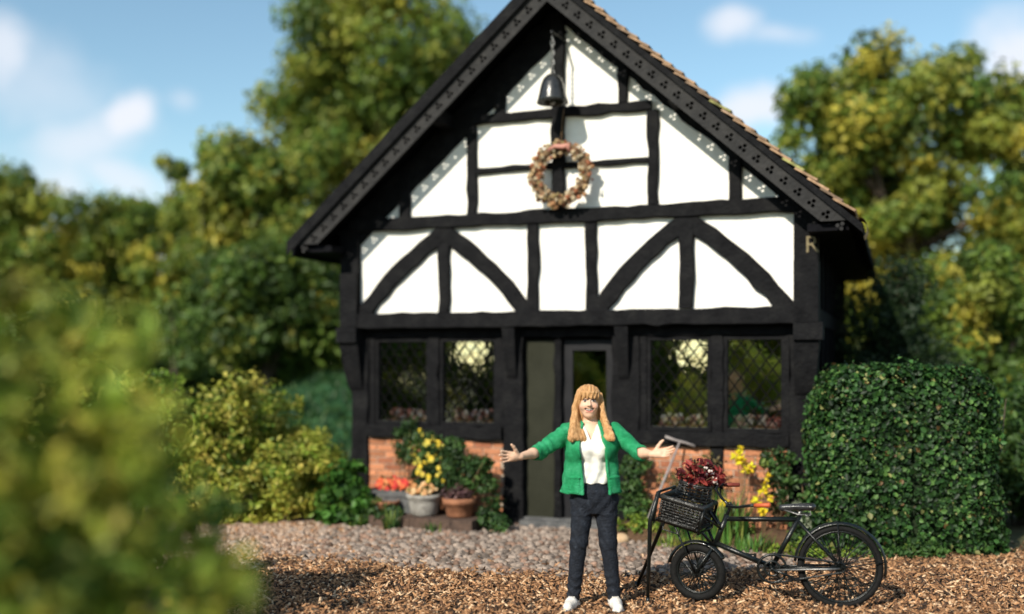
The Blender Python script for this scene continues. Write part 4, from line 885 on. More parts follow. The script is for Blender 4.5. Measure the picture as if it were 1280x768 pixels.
# ================================================================== WOMAN (signed-distance modelling, meshed by surface nets)
class Vol:
    def __init__(s, lo, hi, h):
        s.lo = np.array(lo, float); s.h = h; s.n = np.ceil((np.array(hi)-s.lo)/h).astype(int)+1
        s.a = np.full(s.n, 1.0, np.float32)
    def win(s, lo, hi, pad):
        i0 = np.clip(np.floor((np.array(lo)-pad-s.lo)/s.h).astype(int), 0, s.n); i1 = np.clip(np.ceil((np.array(hi)+pad-s.lo)/s.h).astype(int)+1, 0, s.n)
        sl = tuple(slice(a, b) for a, b in zip(i0, i1))
        ax = [(s.lo[k]+s.h*np.arange(i0[k], i1[k])).astype(np.float32) for k in range(3)]
        return sl, np.meshgrid(*ax, indexing='ij')
    def put(s, sl, d, k=.0, sub=False):
        a = s.a[sl]
        if sub: d = -d
        if k > 0:
            sg = -1 if sub else 1
            A, B = a*sg, d*sg
            h = np.clip(.5+.5*(B-A)/k, 0, 1); s.a[sl] = (B*(1-h)+A*h-k*h*(1-h))*sg
        else: s.a[sl] = np.maximum(a, d) if sub else np.minimum(a, d)
    def cone(s, a, b, ra, rb, k=.02, sub=False):
        a, b = np.array(a, float), np.array(b, float); m = max(ra, rb)
        sl, (X, Y, Zz) = s.win(np.minimum(a, b)-m, np.maximum(a, b)+m, k+.03)
        d = b-a; L2 = d@d+1e-12
        t = np.clip(((X-a[0])*d[0]+(Y-a[1])*d[1]+(Zz-a[2])*d[2])/L2, 0, 1)
        q = np.sqrt((X-a[0]-t*d[0])**2+(Y-a[1]-t*d[1])**2+(Zz-a[2]-t*d[2])**2)-(ra+(rb-ra)*t)
        s.put(sl, q, k, sub)
    def chain(s, pts, rs, k=.01, sub=False):
        for i in range(len(pts)-1): s.cone(pts[i], pts[i+1], rs[i], rs[i+1], k, sub)
    def ell(s, c, r, k=.02, sub=False, f=None):
        c, r = np.array(c, float), np.array(r, float)
        sl, (X, Y, Zz) = s.win(c-r, c+r, k+.03)
        p = np.sqrt(((X-c[0])/r[0])**2+((Y-c[1])/r[1])**2+((Zz-c[2])/r[2])**2); g_ = np.sqrt(((X-c[0])/r[0]**2)**2+((Y-c[1])/r[1]**2)**2+((Zz-c[2])/r[2]**2)**2)+1e-6
        s.put(sl, p*(p-1)/g_, k, sub)
    def stack(s, prof, k=.02, sub=False, pw=2.0):
        """body of elliptical sections: rows of z, cx, cy, a, b"""
        pr = np.array(prof); z0, z1 = pr[0, 0], pr[-1, 0]; A = pr[:, 3].max(); B = pr[:, 4].max()
        sl, (X, Y, Zz) = s.win((pr[:, 1].min()-A, pr[:, 2].min()-B, z0), (pr[:, 1].max()+A, pr[:, 2].max()+B, z1), k+.03)
        f = [np.interp(Zz, pr[:, 0], pr[:, c]) for c in range(1, 5)]
        q = (np.abs((X-f[0])/f[2])**pw+np.abs((Y-f[1])/f[3])**pw)**(1/pw); d = (q-1)*np.minimum(f[2], f[3])
        d = np.maximum(d, np.maximum(z0-Zz, Zz-z1)); s.put(sl, d, k, sub)
    def field(s, fn, lo, hi, k=0, sub=False):
        sl, G = s.win(lo, hi, 0); s.put(sl, fn(*G), k, sub)
    def displace(s, fn):
        sl, G = s.win(s.lo, s.lo+s.h*s.n, 0); s.a[sl] += fn(*G).astype(np.float32)
    def mesh(s):
        a = s.a; n = a.shape; ins = a < 0
        cnt = np.zeros(tuple(k-1 for k in n), np.int8)
        offs = [(i, j, k) for i in (0, 1) for j in (0, 1) for k in (0, 1)]
        def sub_(A, o): return A[o[0]:n[0]-1+o[0], o[1]:n[1]-1+o[1], o[2]:n[2]-1+o[2]]
        for o in offs: cnt += sub_(ins, o)
        act = (cnt > 0) & (cnt < 8); idx = np.argwhere(act); ID = np.full(act.shape, -1, np.int32); ID[act] = np.arange(len(idx))
        acc = np.zeros((len(idx), 3)); num = np.zeros(len(idx))
        val = {o: a[tuple((idx+np.array(o)).T)] for o in offs}
        for o in offs:
            for ax in range(3):
                if o[ax]: continue
                o2 = tuple(v+(q == ax) for q, v in enumerate(o)); v0, v1 = val[o], val[o2]; c = (v0 < 0) != (v1 < 0)
                t = np.where(c, v0/np.where(c, v0-v1, 1), 0); p = np.tile(np.array(o, float), (len(idx), 1)); p[:, ax] += t
                acc += p*c[:, None]; num += c
        V = s.lo+s.h*(idx+acc/num[:, None]); Q = []
        for ax in range(3):
            b, c = (ax+1) % 3, (ax+2) % 3
            s0 = [slice(1, m-1) for m in n]; s1 = [slice(1, m-1) for m in n]; s0[ax] = slice(0, n[ax]-1); s1[ax] = slice(1, n[ax])
            A, B = ins[tuple(s0)], ins[tuple(s1)]
            for flip, msk in ((False, A & ~B), (True, ~A & B)):
                e_ = np.argwhere(msk)
                if not len(e_): continue
                e_ = e_+np.array([0 if q == ax else 1 for q in range(3)])
                ub = np.zeros(3, int); ub[b] = 1; uc = np.zeros(3, int); uc[c] = 1
                q = np.stack([ID[tuple((e_-ub-uc).T)], ID[tuple((e_-uc).T)], ID[tuple(e_.T)], ID[tuple((e_-ub).T)]], 1)
                Q.append(q[:, ::-1] if flip else q)
        return V, np.concatenate(Q)
    def build(s, name, m, parent, paint=None):
        V, Q = s.mesh(); Q = Q[(Q >= 0).all(1)]
        return np_mesh(name, V, Q, m, paint(V) if paint else np.full((len(V), 3), .5), parent, True)

PX, PY = .615, 7.82
woman = thing('person', 'woman with long fair hair, green cardigan and dark jeans, arms spread in welcome', 'woman', (PX, PY, .010))
v3 = lambda *a: np.array(a, float)
HC = v3(-.04, 0, 1.552)
body = Vol((-.80, -.52, .02), (.66, .20, 1.70), .004)
# head
body.ell(HC+v3(0, .012, .02), (.079, .098, .102), .0); body.ell(HC+v3(0, -.022, -.035), (.066, .076, .088), .03)
body.ell(HC+v3(0, -.062, -.098), (.030, .026, .024), .025)
for s in (-1, 1):
    body.ell(HC+v3(s*.038, -.066, -.035), (.028, .026, .024), .018)          # cheeks
    body.ell(HC+v3(s*.031, -.103, .010), (.020, .016, .011), .010, True)     # eye sockets
    body.ell(HC+v3(s*.031, -.084, .008), (.0145, .013, .0095), .003)         # eyes
    body.cone(HC+v3(s*.016, -.094, .026), HC+v3(s*.046, -.084, .026), .006, .005, .010)   # brow
    body.ell(HC+v3(s*.079, .012, -.005), (.010, .022, .030), .006)           # ears
body.cone(HC+v3(0, -.094, .014), HC+v3(0, -.112, -.022), .007, .0125, .010)
for s in (-1, 1): body.ell(HC+v3(s*.011, -.102, -.027), (.0085, .009, .007), .006)
for i in range(8):
    t0, t1 = -1+2*i/8, -1+2*(i+1)/8
    f_ = lambda t: HC+v3(.031*t, -.099+.016*t*t, -.061+.011*t*t)
    body.cone(f_(t0), f_(t1), .0065, .0065, .004, True)
body.cone(HC+v3(-.022, -.088, -.074), HC+v3(.022, -.088, -.074), .0075, .0075, .008)
# neck and trunk
body.cone(v3(-.035, .02, 1.50), v3(-.02, .03, 1.34), .052, .060, .025)
body.stack([(.86, .0, .02, .15, .10), (.98, -.005, .02, .135, .09), (1.10, -.015, .02, .125, .085), (1.22, -.02, .02, .145, .09), (1.32, -.02, .02, .15, .08), (1.39, -.02, .03, .07, .06)], .04)
# arms
SLp, ELp, WLp = v3(-.190, .015, 1.325), v3(-.412, -.125, 1.185), v3(-.560, -.315, 1.166)
SRp, ERp, WRp = v3(.155, .015, 1.325), v3(.318, -.145, 1.180), v3(.395, -.345, 1.186)
for a, b, c in ((SLp, ELp, WLp), (SRp, ERp, WRp)):
    body.cone(a, b, .050, .038, .03); body.cone(b, b+(c-b)*.35, .038, .037, .02); body.cone(b+(c-b)*.35, c, .037, .0235, .02)
def hand(Wp, d, side, nrm, spread, curl, sgn):
    """Wp wrist, d towards the fingertips, side towards the thumb, nrm out of the palm"""
    d = d/np.linalg.norm(d); side = side-d*(side@d); side /= np.linalg.norm(side); nrm = np.cross(d, side)*sgn
    P = lambda a, b, c: Wp+d*a+side*b+nrm*c
    body.cone(Wp-d*.01, P(.03, 0, 0), .0235, .022, .012)
    body.chain([P(.03, .016, 0), P(.088, .027, 0)], [.017, .0125], .014); body.chain([P(.03, -.006, 0), P(.090, .006, 0)], [.018, .0125], .014)
    body.chain([P(.03, -.015, 0), P(.082, -.026, 0)], [.016, .011], .014); body.ell(P(.055, 0, 0), (.024, .024, .024), .02)
    for i, (bs, ln, r) in enumerate(((.029, .078, .0088), (.0095, .086, .0090), (-.010, .080, .0086), (-.028, .064, .0078))):
        ang = spread*(1.25-i*.85); a = P(.086-.006*abs(i-1), bs, 0); dd = d*math.cos(ang)+side*math.sin(ang); c = curl*(1+.15*i)
        p1 = a+(dd*math.cos(c*.5)+nrm*math.sin(c*.5))*ln*.45; p2 = p1+(dd*math.cos(c*1.2)+nrm*math.sin(c*1.2))*ln*.30; p3 = p2+(dd*math.cos(c*1.9)+nrm*math.sin(c*1.9))*ln*.25
        body.chain([a, p1, p2, p3], [r*1.1, r, r*.93, r*.78], .003)
    t0 = P(.022, .018, .006); t1 = t0+(d*.55+side*.80+nrm*.22)*.042; t2 = t1+(d*.62+side*.76+nrm*.15)*.032; t3 = t2+(d*.75+side*.62+nrm*.1)*.024
    body.chain([t0, t1, t2, t3], [.017, .0125, .0105, .0085], .008)
hand(WLp, v3(-.19, -.085, .010), v3(.0, -.15, 1.0), None, .13, .20, -1)
hand(WRp, v3(.185, -.085, .030), v3(.05, .55, .80), None, .07, .22, 1)
# legs down to the ankles, hidden in the jeans
HL, KL, AL = v3(-.075, .02, .86), v3(-.112, .0, .49), v3(-.150, .045, .085)
HR_, KR, AR = v3(.085, .02, .86), v3(.108, .0, .49), v3(.158, .045, .085)
for a, b, c in ((HL, KL, AL), (HR_, KR, AR)): body.cone(a, b, .068, .045, .03); body.cone(b, c, .045, .03, .02)
def skin_paint(V):
    C = np.tile(np.array((.66, .42, .29)), (len(V), 1)); q = V-HC; g_ = np.random.default_rng(2)
    f = (q[:, 1] < -.03) & (np.abs(q[:, 0]) < .08) & (np.abs(q[:, 2]) < .12)
    def sp(m, c, a=1.0): C[m] = C[m]*(1-a)+np.array(c)*a
    for s in (-1, 1):
        e_ = f & (((q[:, 0]-s*.040)/.020)**2+((q[:, 2]+.033)/.017)**2 < 1); sp(e_, (.66, .27, .18), .4)
        e_ = f & (((q[:, 0]-s*.031)/.0165)**2+((q[:, 2]-.008)/.0085)**2 < 1); sp(e_, (.72, .66, .60), .9)
        e_ = f & (((q[:, 0]-s*.031)/.0085)**2+((q[:, 2]-.008)/.0085)**2 < 1); sp(e_, (.025, .03, .04))
        e_ = f & (np.abs(q[:, 0]-s*.031) < .020) & (np.abs(q[:, 2]-(.0165-8*(q[:, 0]-s*.031)**2)) < .0036); sp(e_, (.05, .03, .02))
        e_ = f & (np.abs(q[:, 0]-s*.031) < .021) & (np.abs(q[:, 2]-(.031-8*(q[:, 0]-s*.031)**2)) < .0042); sp(e_, (.20, .10, .05), .8)
    zl = -.061+11.4*q[:, 0]**2
    e_ = f & (np.abs(q[:, 0]) < .034) & (np.abs(q[:, 2]-zl) < .0085); sp(e_, (.06, .015, .012))
    e_ = f & (np.abs(q[:, 0]) < .027) & (q[:, 2] > zl-.001) & (q[:, 2] < zl+.005); sp(e_, (.62, .56, .50))
    e_ = f & (np.abs(q[:, 0]) < .028) & (np.abs(q[:, 2]-(zl-.013)) < .006); sp(e_, (.46, .13, .10), .8)
    return C
body.build('body', M['skin'], woman, skin_paint)
# jeans
j = Vol((-.26, -.16, .05), (.26, .20, 1.02), .0042)
j.stack([(.72, .005, .02, .150, .085), (.80, .005, .02, .168, .118), (.88, .003, .02, .170, .130), (.95, -.002, .02, .155, .118), (.998, -.006, .02, .148, .110)], .0)
for a, b, c in ((HL, KL, AL), (HR_, KR, AR)):
    j.cone(a+v3(0, 0, -.03), b, .094, .064, .04); j.cone(b, c+v3(0, -.005, .0), .064, .051, .02)
j.displace(lambda X, Y, Zz: .0035*np.sin(Zz*95+X*60+4*np.sin(X*30))*np.clip(1.2-np.abs(Zz-.14)*7, 0, 1)+.0028*np.sin(Zz*70+X*90+3*np.sin(Y*40))*np.clip(1.2-np.abs(Zz-.50)*7, 0, 1)+.003*np.sin(Zz*60-np.abs(X)*70)*np.clip(1.2-np.abs(Zz-.78)*8, 0, 1)+.0016*np.sin(Zz*41+X*83))
j.cone(v3(-.006, -.108, .99), v3(0, -.118, .83), .004, .004, .004, True)
for s in (-1, 1): j.cone(v3(s*.075, -.10, .965), v3(s*.15, -.03, .90), .0035, .0035, .004, True)
j.field(lambda X, Y, Zz: .075-Zz, (-.3, -.2, .0), (.3, .2, .12), 0, True) if False else None
j.build('jeans', M['denim'], woman)
belt = Vol((-.20, -.14, .95), (.20, .17, 1.03), .005)
belt.stack([(.962, -.003, .02, .160, .124), (.998, -.006, .02, .156, .119)], 0)
belt.build('waistband', M['denim'], woman)
# shoes
for s, A_, (dx, dy) in ((-1, AL, (-.055, -.17)), (1, AR, (.012, -.18))):
    v = Vol((A_[0]-.16, A_[1]-.26, -.01), (A_[0]+.14, A_[1]+.12, .15), .004)
    toe = v3(A_[0]+dx, A_[1]+dy, .030)
    v.cone(v3(A_[0], A_[1]+.03, .038), v3(A_[0]+dx*.4, A_[1]+dy*.4, .040), .042, .044, .0); v.cone(v3(A_[0]+dx*.4, A_[1]+dy*.4, .038), toe, .044, .036, .02)
    v.cone(A_+v3(0, .005, .0), v3(A_[0], A_[1]+.01, .05), .042, .044, .02)
    v.field(lambda X, Y, Zz: Zz-.006, v.lo, v.lo+v.h*v.n, 0, True)
    t = np.array((dx, dy, 0)); t /= np.linalg.norm(t); nrm_ = v3(-t[1], t[0], 0)
    for q in range(3):
        c = v3(A_[0], A_[1], 0)+t*(.055+.025*q); v.cone(c+nrm_*.022+v3(0, 0, .083-.008*q), c-nrm_*.022+v3(0, 0, .083-.008*q), .005, .005, .002)
    v.chain([v3(A_[0], A_[1]+.075, .014), v3(A_[0]-.04, A_[1]+.02, .014), toe+nrm_*.036-v3(0, 0, .016), toe+t*.034-v3(0, 0, .016), toe-nrm_*.036-v3(0, 0, .016), v3(A_[0]+.045, A_[1]+.02, .014), v3(A_[0], A_[1]+.075, .014)], [.008]*7, .004)
    v.build('shoe', M['shoe'], woman)
# blouse
b = Vol((-.24, -.20, .93), (.20, .20, 1.43), .004)
b.stack([(.945, -.004, .018, .160, .126), (1.0, -.008, .016, .158, .126), (1.10, -.015, .014, .152, .125), (1.20, -.02, .010, .165, .133), (1.28, -.02, .014, .168, .124), (1.35, -.022, .022, .125, .095), (1.395, -.026, .030, .070, .066)], 0)
for s in (-1, 1): b.ell(v3(-.02+s*.07, -.085, 1.195), (.065, .055, .065), .04)
b.field(lambda X, Y, Zz: np.maximum(np.maximum(np.abs(X+.028)-(Zz-1.265)*.42, Y+.0), 1.262-Zz), (-.2, -.2, 1.25), (.2, .05, 1.43), .006, True)
b.cone(v3(-.035, .02, 1.52), v3(-.022, .028, 1.30), .058, .062, .004, True)
b.displace(lambda X, Y, Zz: .0042*np.sin(X*70-Zz*26+1.2*np.sin(Zz*17))*np.clip((1.30-Zz)*5, 0, 1)+.0012*np.sin(X*40+Zz*95))
b.cone(v3(-.028, -.14, 1.26), v3(-.012, -.14, .95), .003, .003, .004, True)
b.build('blouse', M['blouse'], woman)
# cardigan: shell with an open front and three-quarter sleeves
c = Vol((-.52, -.26, .85), (.42, .22, 1.45), .0042)
outer = [(.868, -.018, .02, .222, .165), (.93, -.018, .018, .220, .163), (.99, -.018, .016, .212, .156), (1.10, -.018, .014, .200, .152), (1.20, -.02, .012, .202, .155), (1.28, -.02, .015, .205, .142), (1.335, -.02, .020, .172, .115), (1.385, -.024, .028, .105, .088), (1.41, -.026, .03, .080, .075)]
c.stack(outer, 0, pw=2.3)
for s in (-1, 1): c.ell(v3(-.02+s*.085, -.085, 1.195), (.085, .085, .085), .04)
for a_, b_, w_ in ((SLp, ELp, WLp), (SRp, ERp, WRp)):
    cuff = b_+(w_-b_)*.12
    c.cone(a_, b_, .070, .058, .035); c.cone(b_, cuff, .058, .056, .02)
    dd = (w_-b_)/np.linalg.norm(w_-b_)
    c.cone(cuff-dd*.012, cuff+dd*.006, .058, .057, .004); c.cone(cuff+dd*.10, cuff+dd*.028, .085, .042, .0, True)
inner = [(z if i else .80, x, y, a_-.024, b_-.024) for i, (z, x, y, a_, b_) in enumerate(outer)]
c.stack(inner, .006, True, pw=2.3)
for s in (-1, 1): c.ell(v3(-.02+s*.075, -.085, 1.195), (.065, .060, .065), .01, True)
def opening(X, Y, Zz):
    xl = np.interp(Zz, [.86, 1.0, 1.2, 1.33, 1.42], [-.090, -.098, -.118, -.105, -.085]); xr = np.interp(Zz, [.86, 1.0, 1.2, 1.33, 1.42], [.112, .098, .078, .052, .032])
    return np.maximum(np.maximum(xl-X, X-xr), Y-.0)
c.field(opening, (-.22, -.26, .85), (.22, .03, 1.45), .0, True)
c.cone(v3(-.035, .02, 1.55), v3(-.022, .03, 1.34), .066, .066, .004, True)
for sgn, xs in ((-1, [-.090, -.098, -.118, -.108, -.088]), (1, [.112, .098, .078, .055, .036])):
    pts = []
    for z, x in zip([.875, 1.0, 1.2, 1.32, 1.39], xs):
        f = [np.interp(z, [o_[0] for o_ in outer], [o_[q] for o_ in outer]) for q in (1, 2, 3, 4)]
        pts.append(v3(x, f[1]-(f[3]-.006)*(1-min(1, abs((x-f[0])/f[2]))**2.3)**(1/2.3), z))
    c.chain(pts, [.012]*5, .006)
    xc = -.155 if sgn < 0 else .150
    f = lambda z, x: .02-.163*(1-abs((x+.018)/.221)**2.3)**(1/2.3)
    for dz in np.linspace(.885, .985, 6): c.cone(v3(xc-.035, f(dz, xc-.035), dz), v3(xc+.035, f(dz, xc+.035), dz), .008, .008, .012)
    c.cone(v3(xc-.04, f(.99, xc-.04)-.006, .992), v3(xc+.04, f(.99, xc+.04)-.006, .992), .009, .009, .003)
c.chain([v3(-.015+.235*math.cos(q), .02+.178*math.sin(q), .874) for q in np.linspace(R(-25), R(205), 12)], [.004]*12, .01)
c.chain([v3(-.09, -.03, 1.375), v3(-.10, .03, 1.40), v3(-.06, .09, 1.41), v3(0, .095, 1.41), v3(.045, .03, 1.40), v3(.04, -.03, 1.375)], [.014]*6, .008)
c.displace(lambda X, Y, Zz: (.0045*np.sin(Zz*48+X*55+2*np.sin(X*24+Y*30))*np.clip((np.abs(X+.02)-.16)*12, 0, 1)+.0025*np.sin(X*62+Zz*20+2*np.sin(Zz*22))))
c.build('cardigan', M['cardigan'], woman)
# hair
h = Vol((-.27, -.20, 1.18), (.22, .18, 1.71), .0042)
h.ell(HC+v3(0, .018, .028), (.098, .112, .100), 0); h.ell(HC+v3(0, .05, -.06), (.10, .075, .14), .03)
h.chain([v3(-.03, .09, 1.50), v3(-.02, .125, 1.36), v3(-.02, .16, 1.26)], [.085, .075, .04], .03)
for q in range(5):
    o_ = q*.013; h.chain([v3(-.118+o_*.4, -.025+o_, 1.60), v3(-.140+o_*.3, -.02+o_, 1.50), v3(-.152+o_*.5, -.04+o_, 1.41), v3(-.168+o_*1.1-.006*(q % 2), -.115+.012*q, 1.335), v3(-.182+o_*2.0, -.150+.013*q, 1.285), v3(-.168+o_*2.2, -.155+.014*q, 1.262+.010*(q % 3))], [.020, .025, .026, .025, .022, .008], .008)
    h.chain([v3(.042-o_*.4, -.020+o_, 1.60), v3(.062-o_*.3, -.015+o_, 1.50), v3(.082-o_*.3, -.04+o_, 1.41), v3(.112-o_*.7, -.110+.012*q, 1.33), v3(.132-o_*1.2, -.150+.013*q, 1.285), v3(.128-o_*1.6, -.152+.014*q, 1.262+.012*((q+1) % 3))], [.020, .022, .022, .021, .019, .007], .008)
h.ell(HC+v3(0, -.095, -.045), (.066, .085, .092), .006, True)
h.cone(v3(-.035, -.035, 1.44), v3(-.03, -.14, 1.34), .055, .065, .008, True)
for q in range(9):
    t = -1+2*q/8; x = .062*t
    h.chain([HC+v3(x*.6, -.070+.02*t*t, .105-.02*t*t), HC+v3(x*.95, -.103+.028*t*t, .070), HC+v3(x*1.04, -.108+.036*t*t, .033-.008*t*t-.003*(q % 2))], [.016, .013, .0075], .005)
h.displace(lambda X, Y, Zz: .003*np.sin((np.arctan2(Y-.02, X+.04))*26+6*np.sin(Zz*14))+.0016*np.sin(X*210+Zz*30))
h.build('hair', M['hair'], woman)

# ================================================================== DELIVERY BICYCLE (local: x forward to the small front wheel, +y towards the viewer)
bk = thing('delivery_bicycle', 'black delivery bicycle with small front wheel and wicker basket, propped on its stand', 'bicycle', (2.46, 7.80, .012), math.atan2(.228, -.974))
A_ST = R(-14)                                     # the front wheel and carrier are turned away a little
def wheel(x, z, r, tyre, nsp, seed, yaw, name):
    mb = MB(); c = v3(x, 0, z); dx = v3(math.cos(yaw), math.sin(yaw), 0); dy = v3(-math.sin(yaw), math.cos(yaw), 0); dz = v3(0, 0, 1)
    ring = lambda rr, off, k=44: [c+dx*rr*math.cos(2*math.pi*q/k)+dz*rr*math.sin(2*math.pi*q/k)+dy*off for q in range(k)]
    rim = MB(); 
    for off in (-.011, .011): rim.tube(ring(r-tyre*2.0, off), .0065, 6, closed=True)
    rim.tube(ring(r-tyre*2.0-.004, 0), .006, 6, closed=True)
    wo = rim.build(name, M['black'], bk, True)
    mb.tube(ring(r-tyre, 0), tyre, 10, closed=True); mb.build('tyre', M['rubber'], wo, True)
    hb = MB(); hb.tube([c-dy*.055, c+dy*.055], .018, 10); hb.tube([c-dy*.038, c-dy*.034], .032, 12); hb.tube([c+dy*.034, c+dy*.038], .032, 12); hb.tube([c-dy*.075, c+dy*.075], .007, 6); hb.build('hub', M['black'], wo)
    sb = MB()
    for q in range(nsp):
        a = 2*math.pi*q/nsp; sd = -1 if q % 2 else 1; a2 = a+sd*(1 if (q//2) % 2 else -1)*.9
        sb.tube([c+dy*.036*sd+dx*.03*math.cos(a2)+dz*.03*math.sin(a2), c+dx*(r-tyre*2.1)*math.cos(a)+dz*(r-tyre*2.1)*math.sin(a)], .0038, 4)
    sb.build('spokes', M['black'], wo)
    return c, dx, dy, dz
rc, *_ = wheel(0, .312, .312, .024, 44, 1, 0, 'rear_wheel')
FX = 1.0525
fc, fdx, fdy, fdz = wheel(FX, .222, .222, .032, 40, 2, A_ST, 'front_wheel')
def mudguard(c, dx, dy, r, a0, a1, wdt, parent=bk):
    mb = MB(); vs = []; k = 26
    for q in range(k+1):
        a = a0+(a1-a0)*q/k; e_ = dx*math.cos(a)+v3(0, 0, 1)*math.sin(a)
        for t in (-1, -.6, 0, .6, 1): vs.append(c+e_*(r-.016*t*t)+dy*wdt*t)
        for t in (1, .6, 0, -.6, -1): vs.append(c+e_*(r-.004-.016*t*t)+dy*wdt*t*.97)
    mb.add(vs, [(q*10+i, q*10+(i+1) % 10, q*10+10+(i+1) % 10, q*10+10+i) for q in range(k) for i in range(10)]+[tuple(range(10)), tuple(k*10+i for i in range(10))])
    return mb.build('mudguard', M['black'], parent, True)
mudguard(rc, v3(1, 0, 0), v3(0, 1, 0), .338, R(5), R(192), .032)
mudguard(fc, fdx, fdy, .250, R(12), R(150), .036)
HT, HB, BB, SC = v3(.835, 0, .66), v3(.925, 0, .43), v3(.495, 0, .285), v3(.305, 0, .655)
fr = MB(); rt = .019
fr.tube([HT+(HT-HB)*.06, HB-(HT-HB)*.05], .021, 10); fr.tube([HT*.92+HB*.08, SC], rt, 10); fr.tube([HB*.9+HT*.1, BB], rt+.002, 10); fr.tube([BB, SC+(SC-BB)*.09], rt, 10); fr.tube([BB-v3(0, .04, 0), BB+v3(0, .04, 0)], .025, 12)
for s in (-1, 1):
    y = .055*s
    fr.tube([SC+v3(0, .018*s, -.01), rc+v3(.0, y, 0)], .0095, 8); fr.tube([BB+v3(-.03, .02*s, 0), rc+v3(.26, y*.9, -.01), rc+v3(0, y, 0)], .0095, 8)
    fr.tube([rc+v3(0, y+.008*s, 0), rc+v3(-.16, y+.004*s, .03), rc+v3(-.338, .028*s, .055)], .004, 5); fr.tube([rc+v3(0, y+.008*s, 0), rc+v3(.02, .03*s, .338)], .004, 5)
fr.build('frame', M['black'], bk, True)
FK = HB-(HT-HB)*.08
fk = MB(); fk.tube([FK-fdy*.06, FK+fdy*.06], .016, 8)
for s in (-1, 1): fk.tube([FK+fdy*.058*s, FK*.4+fc*.6+fdy*.058*s+fdx*.004, fc+fdy*.06*s], [.014, .012, .009], 8)
fk.build('fork', M['black'], bk, True)
# handlebar, stem and grips
ST = HT+(HT-HB)*.42
hbm = MB(); hbm.tube([HT, ST], .013, 8); hbm.tube([ST, ST+fdx*.03], .014, 8)
far = [ST+fdx*.03, ST+fdx*.09-fdy*.06+v3(0, 0, .03), ST+fdx*.17-fdy*.16+v3(0, 0, .085), ST+fdx*.16-fdy*.22+v3(0, 0, .115), ST+fdx*.12-fdy*.24+v3(0, 0, .115)]
near = [ST+fdx*.03, ST+fdx*.015+fdy*.07+v3(0, 0, -.01), ST-fdx*.10+fdy*.19+v3(0, 0, .005), ST-fdx*.20+fdy*.235+v3(0, 0, .03), ST-fdx*.245+fdy*.245+v3(0, 0, .035)]
hbm.tube(far, .011, 8); hbm.tube(near, .011, 8); hb_ = hbm.build('handlebar', M['black'], bk, True)
for pts, m_ in ((near, 'grip'), (far, 'darkgrip')):
    mb = MB(); d = pts[-1]-pts[-2]; d /= np.linalg.norm(d); mb.tube([pts[-1]-d*.005, pts[-1]+d*.03, pts[-1]+d*.115, pts[-1]+d*.12], [.015, .017, .0165, .010], 10); mb.build('grip', M[m_], hb_, True)
# saddle
sd = MB(); vs = []; k = 14
for q in range(k+1):
    t = q/k; x = .445-.27*t; wv = .022+.075*(t**1.6)*(1-.25*max(0, t-.85)/.15); zc = .742+.012*math.sin(t*math.pi*.9)+.018*t*t; rr = 1 if 0 < q < k else .55
    for i in range(12):
        a = 2*math.pi*i/12; yy = math.cos(a)*wv*rr; zz = math.sin(a); vs.append((x, yy, zc+(zz*.018 if zz > 0 else zz*(.030+.012*t))*rr))
sd.add(vs, [(q*12+i, q*12+(i+1) % 12, q*12+12+(i+1) % 12, q*12+12+i) for q in range(k) for i in range(12)]+[tuple(range(12)), tuple(k*12+i for i in range(12))])
sad = sd.build('saddle', M['leather'], bk, True)
mb = MB()
for s in (-1, 1):
    for z0 in (0, .0): mb.tube([v3(.22, .045*s, .735), v3(.21, .045*s, .70), v3(.235, .045*s, .685), v3(.26, .045*s, .70)], .005, 5)
    mb.tube([v3(.42, .012*s, .73), v3(.30, .03*s, .695), v3(.21, .045*s, .70)], .005, 5)
mb.tube([SC+v3(0, 0, .02), v3(.285, 0, .725)], .012, 8); mb.build('saddle_springs', M['steel'], sad, True)
# chain set
cy = .052
cs_ = MB(); ring = lambda r, k=40: [BB+v3(r*math.cos(2*math.pi*q/k), cy, r*math.sin(2*math.pi*q/k)) for q in range(k)]
cs_.tube(ring(.105), .011, 6, closed=True); cs_.tube(ring(.055), .010, 6, closed=True); cs_.tube([BB+v3(0, .03, 0), BB+v3(0, .085, 0)], .014, 10)
for q in range(5): a = 2*math.pi*q/5+.3; cs_.tube([BB+v3(.01*math.cos(a), cy, .01*math.sin(a)), BB+v3(.105*math.cos(a), cy, .105*math.sin(a))], .006, 6)
for q in range(40): a = 2*math.pi*q/40; cs_.tube([BB+v3(.108*math.cos(a), cy, .108*math.sin(a)), BB+v3(.116*math.cos(a), cy, .116*math.sin(a))], .0035, 4)
cs_.build('chainring', M['black'], bk, True)
ch = MB()
ch.tube([BB+v3(.0, cy, .112), rc+v3(0, cy, .036)], .008, 5); ch.tube([BB+v3(0, cy, -.112), rc+v3(0, cy, -.036)], .008, 5)
ch.tube([rc+v3(.036*math.cos(a), cy, .036*math.sin(a)) for a in np.linspace(0, 2*math.pi, 13)[:-1]], .006, 5, closed=True); ch.build('chain', M['black'], bk)
gd = MB(); gd.tube([BB+v3(.02, cy+.012, -.01), rc+v3(.1, cy+.012, -.012), rc+v3(0, cy+.012, -.005)], .008, 6); gd.build('chain_stay_rod', M['steel'], bk, True)
